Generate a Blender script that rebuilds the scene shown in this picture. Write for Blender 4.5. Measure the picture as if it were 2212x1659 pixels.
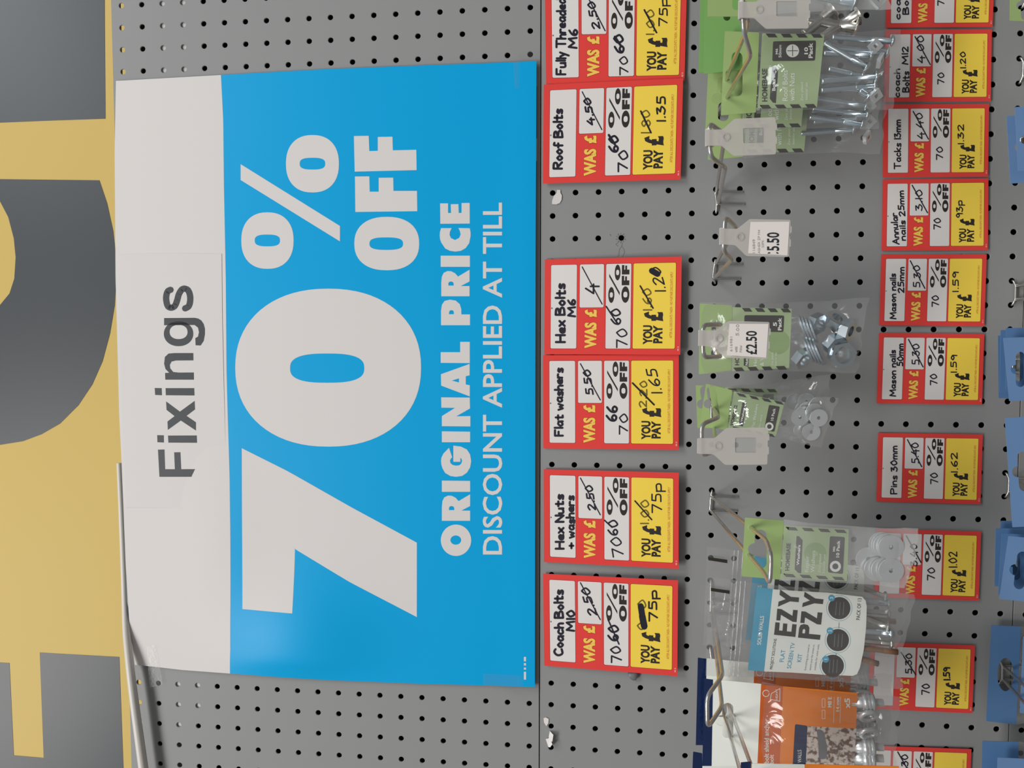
import bpy, math, random
import numpy as np
from mathutils import Vector, Matrix
from mathutils.geometry import tessellate_polygon

random.seed(7)
for o in list(bpy.data.objects):
    bpy.data.objects.remove(o)
SC = bpy.context.scene
COL = SC.collection

# ---------------------------------------------------------------- camera
# board coordinates in mm: u down the board, v to the left along it, w into it
FPX, CX, CY = 1692.5, 1106.0, 829.5
ROT = np.array([[9.93063858e-01, -2.99706005e-04, 1.17575868e-01],
                [6.63499565e-03, 9.98546082e-01, -5.34948557e-02],
                [-1.17388890e-01, 5.39039231e-02, 9.91622012e-01]])
EYE = np.array([57.81071894, 162.95672922, -868.70420507])
Z0 = 1.45
def world(p):
    return Vector((-p[1] / 1000.0, p[2] / 1000.0, Z0 - p[0] / 1000.0))
def wdir(d):
    return Vector((-d[1], d[2], -d[0]))
cam = bpy.data.cameras.new('camera')
cam.sensor_fit = 'HORIZONTAL'
cam.sensor_width = 36.0
cam.lens = 36.0 * FPX / 2212.0
cam.clip_start = 0.01
camo = bpy.data.objects.new('camera', cam)
COL.objects.link(camo)
ax, ay, az = wdir(ROT[0]), -wdir(ROT[1]), -wdir(ROT[2])
camo.matrix_world = Matrix.Translation(world(EYE)) @ Matrix((ax, ay, az)).transposed().to_4x4()
SC.camera = camo

# ---------------------------------------------------------------- light
SC.view_settings.view_transform = 'Standard'
SC.view_settings.look = 'None'
SC.view_settings.gamma = 1.0
SC.view_settings.exposure = 0.0
SC.cycles.transparent_max_bounces = 24
wd = bpy.data.worlds.new('shop_interior')
SC.world = wd
wd.use_nodes = True
wn = wd.node_tree
bg = wn.nodes['Background']
tc = wn.nodes.new('ShaderNodeTexCoord')
sx = wn.nodes.new('ShaderNodeSeparateXYZ')
rp = wn.nodes.new('ShaderNodeValToRGB')
mp = wn.nodes.new('ShaderNodeMapRange')
mp.inputs[1].default_value = -1.0
mp.inputs[2].default_value = 1.0
wn.links.new(tc.outputs['Generated'], sx.inputs[0])
wn.links.new(sx.outputs[2], mp.inputs[0])
wn.links.new(mp.outputs[0], rp.inputs[0])
rp.color_ramp.elements[0].position = 0.1
rp.color_ramp.elements[0].color = (0.17, 0.16, 0.15, 1)
rp.color_ramp.elements[1].position = 0.85
rp.color_ramp.elements[1].color = (0.60, 0.61, 0.62, 1)
wn.links.new(rp.outputs[0], bg.inputs[0])
bg.inputs[1].default_value = 0.56
def area(name, loc, target, sx_, sy_, power, col=(1, 0.97, 0.93)):
    l = bpy.data.lights.new(name, 'AREA')
    l.shape = 'RECTANGLE'
    l.size, l.size_y, l.energy, l.color = sx_, sy_, power, col
    o = bpy.data.objects.new(name, l)
    COL.objects.link(o)
    o.location = loc
    o.rotation_euler = (Vector(target) - Vector(loc)).to_track_quat('-Z', 'Y').to_euler()
    return o
area('ceiling_light_near', (-1.7, -3.4, 4.8), (0, 0, 1.4), 2.4, 0.9, 138)
area('ceiling_light_aisle', (1.7, -2.4, 4.4), (0, 0, 1.3), 2.4, 0.7, 74, (0.95, 0.98, 1.0))

# ---------------------------------------------------------------- materials
MATS = {}
def mat(name, col, rough=0.5, metal=0.0, spec=0.5, noise=0.0, scale=60.0, bump=0.0, coat=0.0):
    m = bpy.data.materials.new(name)
    m.use_nodes = True
    nt = m.node_tree
    b = nt.nodes['Principled BSDF']
    b.inputs['Base Color'].default_value = (*col, 1)
    b.inputs['Roughness'].default_value = rough
    b.inputs['Metallic'].default_value = metal
    b.inputs['Specular IOR Level'].default_value = spec
    b.inputs['Coat Weight'].default_value = coat
    if noise or bump:
        t = nt.nodes.new('ShaderNodeTexCoord')
        n = nt.nodes.new('ShaderNodeTexNoise')
        n.inputs['Scale'].default_value = scale
        n.inputs['Detail'].default_value = 4
        nt.links.new(t.outputs['Object'], n.inputs['Vector'])
        if noise:
            mx = nt.nodes.new('ShaderNodeMixRGB')
            mx.blend_type = 'MULTIPLY'
            mx.inputs[0].default_value = noise
            mx.inputs[1].default_value = (*col, 1)
            nt.links.new(n.outputs[0], mx.inputs[2])
            nt.links.new(mx.outputs[0], b.inputs['Base Color'])
        if bump:
            bp = nt.nodes.new('ShaderNodeBump')
            bp.inputs['Strength'].default_value = bump
            bp.inputs['Distance'].default_value = 0.002
            nt.links.new(n.outputs[0], bp.inputs['Height'])
            nt.links.new(bp.outputs[0], b.inputs['Normal'])
    MATS[name] = m
    return m
def film(name, tint, gloss, haze, rough=0.12, bump=0.6, scale=55.0, white=(0.85, 0.85, 0.85)):
    """clear plastic sheet: transparent, with a little haze and a glossy face"""
    m = bpy.data.materials.new(name)
    m.use_nodes = True
    nt = m.node_tree
    nt.nodes.remove(nt.nodes['Principled BSDF'])
    out = nt.nodes['Material Output']
    tr = nt.nodes.new('ShaderNodeBsdfTransparent')
    tr.inputs[0].default_value = (*tint, 1)
    df = nt.nodes.new('ShaderNodeBsdfDiffuse')
    df.inputs[0].default_value = (*white, 1)
    gl = nt.nodes.new('ShaderNodeBsdfGlossy')
    gl.inputs['Roughness'].default_value = rough
    lw = nt.nodes.new('ShaderNodeLayerWeight')
    lw.inputs[0].default_value = 0.5
    pw = nt.nodes.new('ShaderNodeMath')
    pw.operation = 'POWER'
    pw.inputs[1].default_value = 3.5
    ad = nt.nodes.new('ShaderNodeMath')
    ad.operation = 'MULTIPLY_ADD'
    ad.use_clamp = True
    ad.inputs[1].default_value = gloss * 0.6
    ad.inputs[2].default_value = gloss * 0.05
    m1 = nt.nodes.new('ShaderNodeMixShader')
    m1.inputs[0].default_value = haze
    m2 = nt.nodes.new('ShaderNodeMixShader')
    nt.links.new(lw.outputs['Facing'], pw.inputs[0])
    nt.links.new(pw.outputs[0], ad.inputs[0])
    nt.links.new(tr.outputs[0], m1.inputs[1])
    nt.links.new(df.outputs[0], m1.inputs[2])
    nt.links.new(ad.outputs[0], m2.inputs[0])
    nt.links.new(m1.outputs[0], m2.inputs[1])
    nt.links.new(gl.outputs[0], m2.inputs[2])
    nt.links.new(m2.outputs[0], out.inputs[0])
    if bump:
        t = nt.nodes.new('ShaderNodeTexCoord')
        n = nt.nodes.new('ShaderNodeTexNoise')
        n.inputs['Scale'].default_value = scale
        n.inputs['Detail'].default_value = 2.5
        n.inputs['Distortion'].default_value = 1.2
        bp = nt.nodes.new('ShaderNodeBump')
        bp.inputs['Strength'].default_value = bump
        bp.inputs['Distance'].default_value = 0.004
        nt.links.new(t.outputs['Object'], n.inputs['Vector'])
        nt.links.new(n.outputs[0], bp.inputs['Height'])
        nt.links.new(bp.outputs[0], gl.inputs['Normal'])
    MATS[name] = m
    return m
GREY = mat('grey_steel_paint', (0.288, 0.291, 0.290), 0.45, 0, 0.15, bump=0.02, scale=900)
DARK = mat('dark_backing', (0.012, 0.012, 0.012), 0.8, 0, 0.1)
VINYL = mat('shop_floor_vinyl', (0.20, 0.19, 0.18), 0.4, noise=0.2, scale=8)
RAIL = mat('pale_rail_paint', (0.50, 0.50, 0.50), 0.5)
STRIP = mat('lit_backing_tone', (0.13, 0.14, 0.14), 0.6)  # mid grey stands in for light reaching the dark backing
YELLOW = mat('yellow_print', (0.60, 0.425, 0.11), 0.5, 0, 0.3)
INKGREY = mat('charcoal_print', (0.024, 0.031, 0.039), 0.4, 0, 0.42)
BLUE = mat('poster_blue', (0.0, 0.37, 0.74), 0.36, 0, 0.2)
WHITE = mat('white_paper', (0.71, 0.678, 0.66), 0.55, 0, 0.08)
TITLE = mat('title_paper', (0.70, 0.670, 0.655), 0.55, 0, 0.08)
CHAR = mat('charcoal_lettering', (0.022, 0.027, 0.033), 0.5)
RED = mat('card_red', (0.79, 0.062, 0.054), 0.42, 0, 0.2)
REDD = mat('card_red_outline', (0.33, 0.02, 0.018), 0.5)
CWHITE = mat('card_white', (0.77, 0.735, 0.71), 0.42, 0, 0.3)
CYEL = mat('card_yellow', (0.96, 0.69, 0.085), 0.42, 0, 0.3)
CORANGE = mat('card_light_yellow_letter', (0.95, 0.62, 0.10), 0.45)
PINK = mat('card_pale_print', (0.80, 0.36, 0.33), 0.5)
FAINTG = mat('faded_grey_print', (0.36, 0.33, 0.30), 0.5)
BLACK = mat('black_print', (0.024, 0.017, 0.013), 0.5)
FINE = mat('fine_print_red', (0.62, 0.13, 0.03), 0.5)
INK = mat('marker_ink', (0.012, 0.010, 0.022), 0.42)
FAINT = mat('faded_marker_ink', (0.16, 0.12, 0.012), 0.5)
STEEL = mat('bright_steel_wire', (0.78, 0.76, 0.71), 0.27, 1.0, 0.5, noise=0.3, scale=140)
ZINC = mat('zinc_plate', (0.66, 0.74, 0.79), 0.24, 1.0)
ZINCL = mat('pale_zinc', (0.80, 0.83, 0.84), 0.38, 0.75)
BRASS = mat('brown_plug', (0.20, 0.10, 0.05), 0.5)
GREEN = mat('header_green', (0.32, 0.44, 0.17), 0.36, 0, 0.45)
GREENB = mat('back_header_green', (0.21, 0.42, 0.13), 0.36, 0, 0.45)
LABEL = mat('label_green', (0.37, 0.48, 0.25), 0.4)
LABELD = mat('label_dark_green', (0.26, 0.38, 0.15), 0.4)
PWHITE = mat('label_white', (0.80, 0.82, 0.76), 0.4)
BROWN = mat('label_black', (0.024, 0.018, 0.013), 0.35)
SKY = mat('label_sky_blue', (0.05, 0.34, 0.52), 0.4)
ORANGE = mat('label_orange', (0.80, 0.22, 0.02), 0.4)
RUST = mat('label_dark_orange', (0.58, 0.11, 0.015), 0.4)
NAVY = mat('navy_foil', (0.008, 0.022, 0.085), 0.15, 0.2, 0.6, bump=0.5, scale=60)
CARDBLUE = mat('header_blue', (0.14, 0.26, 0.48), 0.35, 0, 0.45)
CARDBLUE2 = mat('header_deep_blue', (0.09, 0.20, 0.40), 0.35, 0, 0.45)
CABLE = mat('white_cable', (0.62, 0.585, 0.54), 0.4)
STICK = mat('sticker_paper', (0.82, 0.76, 0.72), 0.5)
TACK = mat('grey_putty', (0.16, 0.16, 0.17), 0.45)
STONE = mat('stone_photo', (0.75, 0.66, 0.58), 0.5)
_n = STONE.node_tree
_t, _v, _r = _n.nodes.new('ShaderNodeTexCoord'), _n.nodes.new('ShaderNodeTexNoise'), _n.nodes.new('ShaderNodeValToRGB')
_v.inputs['Scale'].default_value = 230
_v.inputs['Detail'].default_value = 3
_r.color_ramp.elements[0].position, _r.color_ramp.elements[0].color = 0.40, (0.14, 0.085, 0.06, 1)
_r.color_ramp.elements[1].position, _r.color_ramp.elements[1].color = 0.53, (0.62, 0.55, 0.49, 1)
_n.links.new(_t.outputs['Object'], _v.inputs['Vector'])
_n.links.new(_v.outputs[0], _r.inputs[0])
_n.links.new(_r.outputs[0], _n.nodes['Principled BSDF'].inputs['Base Color'])
POLY = film('clear_bag', (0.95, 0.95, 0.95), 0.9, 0.06, 0.1, 0.4, 34)
POLYH = film('hazy_bag', (0.92, 0.92, 0.92), 0.6, 0.18, 0.2, 0.4, 30)
CRISP = film('crisp_bag', (0.94, 0.94, 0.94), 1.3, 0.06, 0.07, 0.6, 38)
FROST = film('frosted_plastic', (0.80, 0.79, 0.77), 0.5, 0.47, 0.3, 0.0, white=(0.78, 0.74, 0.70))
PANE = film('clear_pane', (0.85, 0.85, 0.82), 0.6, 0.22, 0.2, 0.0)
TAPE = film('clear_tape', (0.985, 0.985, 0.985), 0.3, 0.012, 0.2, 0.05, 160)

# ---------------------------------------------------------------- geometry helpers
def ray(px, py):
    return ROT.T @ np.array([(px - CX) / FPX, (py - CY) / FPX, 1.0])
def at(px, py, d):
    r = ray(px, py)
    return EYE + r * ((-d - EYE[2]) / r[2])
class Plane:
    """a flat surface in the place, addressed by where it is seen; h is height above it (mm)"""
    def __init__(self, a, b=None, c=None):
        if b is None:
            self.o, self.n = np.array([0, 0, -float(a)]), np.array([0, 0, -1.0])
        else:
            A, B, C = (at(*q) for q in (a, b, c))
            n = np.cross(B - A, C - A)
            n /= np.linalg.norm(n)
            self.o, self.n = A, (n if n[2] < 0 else -n)
    def __call__(self, x, y, h=0.0):
        r = ray(x, y)
        return EYE + r * (np.dot(self.o - EYE, self.n) / np.dot(r, self.n)) + self.n * h
class Quad:
    """layout in mm on a four-cornered sheet; x runs down the text, y against it"""
    def __init__(self, tl, tr, br, bl, W, H):
        self.c, self.W, self.H = (tl, tr, br, bl), W, H
        n = np.cross(tr - tl, bl - tl)
        n /= np.linalg.norm(n)
        self.n = n if n[2] < 0 else -n
    def __call__(self, x, y, h=0.0):
        s, t = 1 - y / self.W, x / self.H
        tl, tr, br, bl = self.c
        return (tl * (1 - s) + tr * s) * (1 - t) + (bl * (1 - s) + br * s) * t + self.n * h
class MB:
    def __init__(self):
        self.v, self.f, self.m, self.s = [], [], [], []
    def add(self, vs, fs, mi=0, smooth=False):
        b = len(self.v)
        self.v.extend(vs)
        for f in fs:
            self.f.append([b + i for i in f])
            self.m.append(mi)
            self.s.append(smooth)
    def build(self, name, mats, parent=None):
        mats = mats if isinstance(mats, (list, tuple)) else [mats]
        P = np.array(self.v, float)
        Wd = np.stack([-P[:, 1] / 1000, P[:, 2] / 1000, Z0 - P[:, 0] / 1000], 1)
        if parent is not None:
            base = np.array(parent['_o'])
        else:
            base = (Wd.min(0) + Wd.max(0)) / 2
        Wd = Wd - base
        me = bpy.data.meshes.new(name)
        me.from_pydata(Wd.tolist(), [], self.f)
        for m in mats:
            me.materials.append(m)
        me.polygons.foreach_set('material_index', self.m)
        me.polygons.foreach_set('use_smooth', self.s)
        me.update()
        o = bpy.data.objects.new(name, me)
        COL.objects.link(o)
        if parent is not None:
            o.parent = parent
        else:
            o.location = base
        o['_o'] = [float(x) for x in base]
        return o
def root(name, p, label, cat, group=None):
    o = bpy.data.objects.new(name, None)
    o.empty_display_size = 0.02
    COL.objects.link(o)
    o.location = world(p)
    o['_o'] = list(o.location)
    return tag(o, label, cat, group)
def tag(o, label, cat, group=None):
    o['label'], o['category'] = label, cat
    if group:
        o['group'] = group
    return o
def struct(o):
    o['kind'] = 'structure'
    return o

def tess(loops):
    tr = tessellate_polygon([[Vector((p[0], p[1], 0)) for p in l] for l in loops])
    return [p for l in loops for p in l], [list(t) for t in tr]
def poly(mb, S, pts, h=0.0, mi=0, holes=()):
    ps, fs = tess([pts, *holes])
    mb.add([S(p[0], p[1], h) for p in ps], fs, mi)
def slab(mb, S, pts, h0, h1, mi=0, holes=(), side=None):
    poly(mb, S, pts, h1, mi, holes)
    poly(mb, S, pts, h0, mi, holes)
    for l in (pts, *holes):
        n = len(l)
        mb.add([S(p[0], p[1], h0) for p in l] + [S(p[0], p[1], h1) for p in l],
               [[i, (i + 1) % n, n + (i + 1) % n, n + i] for i in range(n)], mi if side is None else side)
def ell(cx, cy, rx, ry, n=40, e=2.0):
    out = []
    for i in range(n):
        a = 2 * math.pi * i / n
        c, s = math.cos(a), math.sin(a)
        out.append((cx + rx * math.copysign(abs(c) ** (2 / e), c), cy + ry * math.copysign(abs(s) ** (2 / e), s)))
    return out
def box_ell(x0, x1, y0, y1, n=40, e=2.0):
    return ell((x0 + x1) / 2, (y0 + y1) / 2, (x1 - x0) / 2, (y1 - y0) / 2, n, e)
def rrect(x0, x1, y0, y1, r, n=4):
    out = []
    for cx, cy, a0 in ((x1 - r, y1 - r, 0), (x0 + r, y1 - r, 90), (x0 + r, y0 + r, 180), (x1 - r, y0 + r, 270)):
        for i in range(n + 1):
            a = math.radians(a0 + 90 * i / n)
            out.append((cx + r * math.cos(a), cy + r * math.sin(a)))
    return out
def rpoly(pts, r, n=4):
    """round the corners of a polygon"""
    out = []
    P = [np.array(p, float) for p in pts]
    for i in range(len(P)):
        a, b, c = P[i - 1], P[i], P[(i + 1) % len(P)]
        d1, d2 = a - b, c - b
        l1, l2 = np.linalg.norm(d1), np.linalg.norm(d2)
        k = min(r, l1 * 0.45, l2 * 0.45)
        p, q = b + d1 / l1 * k, b + d2 / l2 * k
        for j in range(n + 1):
            t = j / n
            out.append(tuple((1 - t) ** 2 * p + 2 * t * (1 - t) * b + t * t * q))
    return out
def spline(pts, n=5, closed=False):
    P = [np.array(p, float) for p in pts]
    out = []
    m = len(P)
    for i in range(m if closed else m - 1):
        if closed:
            a, b, c, d = P[i - 1], P[i], P[(i + 1) % m], P[(i + 2) % m]
        else:
            a, b, c, d = P[max(i - 1, 0)], P[i], P[i + 1], P[min(i + 2, m - 1)]
        for j in range(n):
            t = j / n
            out.append(0.5 * (2 * b + (c - a) * t + (2 * a - 5 * b + 4 * c - d) * t * t + (3 * b - a - 3 * c + d) * t ** 3))
    if not closed:
        out.append(P[-1])
    return out
def ribbon(mb, S, pts, w, h, mi=0, rnd=True):
    P = [np.array(p, float) for p in pts]
    for si, (a, b) in enumerate(zip(P, P[1:])):
        d = b - a
        l = np.linalg.norm(d)
        if l < 1e-6:
            continue
        nn = np.array([-d[1], d[0]]) / l * w / 2
        q = [a + nn, b + nn, b - nn, a - nn]
        mb.add([S(x[0], x[1], h + 0.006 * (si % 3)) for x in q], [[0, 1, 2, 3]], mi)
    for i, p in enumerate(P):
        if not rnd and i in (0, len(P) - 1):
            continue
        c = ell(p[0], p[1], w / 2, w / 2, 8)
        mb.add([S(x[0], x[1], h + 0.02 + 0.004 * (i % 5)) for x in c], [list(range(8))], mi)
def tube(mb, pts, r, n=10, mi=0, caps=True):
    P = [np.array(p, float) for p in pts]
    rr = r if isinstance(r, (list, tuple)) else [r] * len(P)
    T = []
    for i in range(len(P)):
        d = P[min(i + 1, len(P) - 1)] - P[max(i - 1, 0)]
        T.append(d / max(np.linalg.norm(d), 1e-9))
    up = np.array([0, 0, 1.0]) if abs(T[0][2]) < 0.9 else np.array([0, 1.0, 0])
    a = np.cross(T[0], up)
    a /= np.linalg.norm(a)
    vs = []
    for p, t, q in zip(P, T, rr):
        a = a - t * np.dot(a, t)
        a /= np.linalg.norm(a)
        b = np.cross(t, a)
        for k in range(n):
            an = 2 * math.pi * k / n
            vs.append(p + (a * math.cos(an) + b * math.sin(an)) * q)
    fs = []
    for i in range(len(P) - 1):
        for k in range(n):
            fs.append([i * n + k, i * n + (k + 1) % n, (i + 1) * n + (k + 1) % n, (i + 1) * n + k])
    mb.add(vs, fs, mi, True)
    if caps:
        mb.add(vs[:n], [list(range(n))], mi)
        mb.add(vs[-n:], [list(range(n))], mi)
def fillet(pts, r, n=5):
    P = [np.array(p, float) for p in pts]
    out = [P[0]]
    for i in range(1, len(P) - 1):
        a, b, c = P[i - 1], P[i], P[i + 1]
        d1, d2 = a - b, c - b
        l1, l2 = np.linalg.norm(d1), np.linalg.norm(d2)
        k = min(r, l1 * 0.45, l2 * 0.45)
        p, q = b + d1 / l1 * k, b + d2 / l2 * k
        for j in range(n + 1):
            t = j / n
            out.append((1 - t) ** 2 * p + 2 * t * (1 - t) * b + t * t * q)
    out.append(P[-1])
    return out
def ring(mb, c, axis, ri, ro, th, mi=0, hexa=False, n=30, spin=0.0):
    ax_ = np.array(axis, float)
    ax_ /= np.linalg.norm(ax_)
    a = np.cross(ax_, [0.0, 1.0, 0.2])
    a /= np.linalg.norm(a)
    b = np.cross(ax_, a)
    vs = []
    for rad, z, hx in ((ri, -th / 2, 0), (ro, -th / 2, 1), (ro, th / 2, 1), (ri, th / 2, 0)):
        for k in range(n):
            an = 2 * math.pi * k / n
            q = rad
            if hexa and hx:
                m = (an % (math.pi / 3)) - math.pi / 6
                q = rad * math.cos(math.pi / 6) / math.cos(m)
            an += spin
            vs.append(np.array(c) + (a * math.cos(an) + b * math.sin(an)) * q + ax_ * z)
    fs = []
    for j in range(4):
        for k in range(n):
            fs.append([j * n + k, j * n + (k + 1) % n, ((j + 1) % 4) * n + (k + 1) % n, ((j + 1) % 4) * n + k])
    mb.add(vs, fs, mi)

# printed lettering from the built-in typeface
TXT = {}
def glyphs(body, off):
    k = (body, off)
    if k not in TXT:
        c = bpy.data.curves.new('lettering_source', 'FONT')
        c.body, c.offset, c.resolution_u = body, off, 3
        o = bpy.data.objects.new('lettering_source', c)
        COL.objects.link(o)
        dg = bpy.context.evaluated_depsgraph_get()
        me = o.evaluated_get(dg).to_mesh()
        vs = [(v.co.x, v.co.y) for v in me.vertices]
        fs = [list(p.vertices) for p in me.polygons]
        o.evaluated_get(dg).to_mesh_clear()
        bpy.data.objects.remove(o)
        bpy.data.curves.remove(c)
        TXT[k] = (vs, fs)
    return TXT[k]
def text(mb, S, body, xb, y0, y1, hg, h, mi=0, off=0.0, xb2=None):
    vs, fs = glyphs(body, off)
    if not vs:
        return
    x0, x1 = min(v[0] for v in vs), max(v[0] for v in vs)
    cap = max(v[1] for v in glyphs('H', off)[0])
    low = min(v[1] for v in glyphs('H', off)[0])
    xb2 = xb if xb2 is None else xb2
    out = []
    for x, y in vs:
        a, b = (x - x0) / (x1 - x0), (y - low) / (cap - low)
        out.append(S(xb + (xb2 - xb) * a - b * hg, y0 + (y1 - y0) * a, h))
    mb.add(out, fs, mi)
# marker-pen lettering as single strokes
HAND = {}
def _g(ch, spec):
    st = []
    for s in spec.split('|'):
        s = s.strip()
        sm = s.startswith('~')
        pts = [tuple(float(q) for q in p.split(',')) for p in s.lstrip('~').split()]
        if sm:
            pts = [tuple(p) for p in spline(pts, 4)]
        st.append(pts)
    HAND[ch] = (max(p[0] for s in st for p in s), st)
for _l in '''A 0,0 .35,1 .7,0|.15,.38 .6,.38
B 0,0 0,1|~0,1 .45,.95 .5,.72 .1,.55 .55,.42 .55,.1 0,0
C ~.6,.85 .35,1 .08,.75 .02,.4 .2,.03 .6,.12
F 0,0 0,1 .55,1|0,.55 .4,.55
H 0,0 0,1|.6,0 .6,1|0,.5 .6,.5
M 0,0 .08,1 .4,.3 .72,1 .8,0
N 0,0 0,1 .55,0 .55,1
P 0,0 0,1|~0,1 .5,.95 .52,.6 0,.48
R 0,0 0,1|~0,1 .5,.95 .5,.6 .05,.5|.15,.5 .6,0
T 0,1 .7,1|.35,1 .35,0
a ~.42,.5 .2,.58 .02,.3 .15,.02 .4,.2 .44,.5|.44,.55 .46,0
c ~.4,.5 .2,.58 .02,.3 .15,.02 .42,.1
d ~.42,.5 .2,.58 .02,.3 .15,.02 .42,.2|.44,1 .46,0
e ~.05,.3 .4,.35 .3,.58 .05,.45 .08,.1 .42,.08
f ~.45,.95 .25,1 .2,.7 .2,0|0,.5 .4,.5
h 0,1 0,0|~0,.35 .2,.58 .4,.45 .42,0
i .05,.55 .05,0|.05,.8 .06,.82
k 0,1 0,0|.4,.58 0,.25 .42,0
l .05,1 .05,0
m 0,.55 0,0|~0,.35 .15,.57 .3,.45 .3,0|~.3,.35 .45,.57 .6,.45 .62,0
n 0,.55 0,0|~0,.35 .2,.58 .4,.45 .42,0
o ~.22,.58 .02,.3 .22,0 .42,.3 .22,.58
p 0,.55 0,-.4|~0,.5 .4,.55 .42,.1 0,.05
r 0,.55 0,0|~0,.35 .15,.55 .35,.52
s ~.38,.52 .15,.58 .05,.4 .35,.22 .3,.02 .02,.05
t .2,.9 .2,0 .4,.02|0,.6 .42,.6
u ~0,.55 .02,.1 .2,0 .4,.15 .42,.55|.42,.55 .44,0
w 0,.55 .15,0 .3,.4 .45,0 .6,.55
x 0,.58 .42,0|.42,.58 0,0
y 0,.55 .2,.1|.42,.58 .1,-.4
0 ~.28,1 .02,.55 .2,0 .52,.4 .3,1
1 .05,1 .05,0
2 ~0,.8 .25,1 .45,.75 .02,0|.02,0 .5,.02
3 ~.02,.9 .4,.95 .15,.55|~.15,.55 .5,.4 .3,0 0,.08
4 .3,1 0,.35 .55,.35|.42,.6 .42,-.1
5 .45,1 .08,1 .05,.6|~.05,.6 .4,.55 .4,.1 0,.05
6 ~.4,1 .08,.6 .05,.15 .3,0 .45,.25 .25,.45 .06,.25
7 0,1 .5,1 .2,0
8 ~.25,.5 .02,.75 .25,1 .45,.75 .25,.5 .02,.25 .25,0 .48,.25 .25,.5
9 ~.42,.75 .2,1 .02,.7 .25,.5 .42,.8 .4,0
. .05,.02 .07,.04
+ .25,.1 .25,.6|0,.35 .5,.35'''.split('\n'):
    _g(_l[0], _l[2:])
def hand(mb, S, body, xb, y0, y1, hg, w, h, mi=0, xb2=None):
    x, lay = 0.0, []
    for ch in body:
        if ch == ' ':
            x += 0.35
            continue
        gw, st = HAND[ch]
        lay.append((x, st))
        x += gw + 0.19
    x -= 0.19
    xb2 = xb if xb2 is None else xb2
    for gx, st in lay:
        jit = random.uniform(-0.05, 0.05)
        for s in st:
            pts = []
            for px, py in s:
                a = (gx + px) / x
                pts.append((xb + (xb2 - xb) * a - (py + jit) * hg, y0 + (y1 - y0) * a))
            ribbon(mb, S, pts, w, h, mi)

# ---------------------------------------------------------------- the perforated shelving back (25 mm grid)
def pegboard(name, c0, c1, u0, u1, r0=-15, r1=32, flange=19.0, label=None):
    mb = MB()
    n, R, RB = 16, 3.05, 3.45
    sq = []
    for k in range(n):
        a = math.pi / 4 + 2 * math.pi * k / n
        c, s = math.cos(a), math.sin(a)
        m = max(abs(c), abs(s))
        sq.append((c / m * 12.5, s / m * 12.5))
    rings = []
    for rad, w in ((RB, 0.0), (R, 0.35), (R, 1.4)):
        rings.append([(rad * math.cos(math.pi / 4 + 2 * math.pi * k / n), rad * math.sin(math.pi / 4 + 2 * math.pi * k / n), w) for k in range(n)])
    fs = []
    for j in range(3):
        for k in range(n):
            fs.append([j * n + k, j * n + (k + 1) % n, (j + 1) * n + (k + 1) % n, (j + 1) * n + k])
    for c in range(c0, c1 + 1):
        for r in range(r0, r1 + 1):
            cu, cv = c * 25.0, r * 25.0
            vs = []
            for a, b in sq:
                uu = cu + a
                if c == c0 and a < -12.4:
                    uu = u0
                if c == c1 and a > 12.4:
                    uu = u1
                vs.append((uu, cv + b, 0.0))
            for rg in rings:
                vs += [(cu + a, cv + b, w) for a, b, w in rg]
            mb.add(vs, fs)
    va, vb = r0 * 25 - 12.5, r1 * 25 + 12.5
    for u, sgn in ((u0, -1), (u1, 1)):
        # folded edge
        pr = [(u, 0.0), (u + sgn * 0.25, 0.25), (u + sgn * 0.35, 0.7), (u + sgn * 0.35, flange)]
        vs, f2 = [], []
        for a, w in pr:
            vs += [(a, va, w), (a, vb, w)]
        for i in range(len(pr) - 1):
            f2.append([2 * i, 2 * i + 1, 2 * i + 3, 2 * i + 2])
        mb.add(vs, f2)
    o = mb.build(name, GREY)
    struct(o)
    return tag(o, label, 'pegboard', 'grey perforated back panels')
pegboard('wall_upper', -20, -1, -512.5, -14.3, label='grey perforated steel panel behind the big blue poster')
pegboard('wall_middle', 0, 19, -12.6, 486.6, label='grey perforated steel panel holding the red price cards and hooks')
pegboard('wall_lower', 20, 23, 488.1, 587.5, label='grey perforated steel panel below the lowest seam')
def boxm(mb, u0, u1, v0, v1, w0, w1, mi=0):
    vs = [(u, v, w) for u in (u0, u1) for v in (v0, v1) for w in (w0, w1)]
    mb.add(vs, [[0, 1, 3, 2], [4, 5, 7, 6], [0, 1, 5, 4], [2, 3, 7, 6], [0, 2, 6, 4], [1, 3, 7, 5]], mi)
mb = MB()
boxm(mb, -470, 590, -390, 815, 48, 52)
struct(mb.build('wall_back', DARK))
mb = MB()
boxm(mb, 1450, 1470, -3000, 3000, -4500, 300)
struct(mb.build('floor', VINYL))
mb = MB()
rw = [(-464, -390), (-411, -390), (-411, 600), (-436, 636), (-464, 655)]
RS = lambda x, y, h=0.0: np.array([x, y, -h])
slab(mb, RS, rw, -6.0, -2.0)
struct(mb.build('trim_1', RAIL))
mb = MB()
boxm(mb, -640, -455, -390, 815, 40, 46)  # panel added behind the top holes, coloured as if the backing were lit
struct(mb.build('lit_backing_strip', STRIP))

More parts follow.
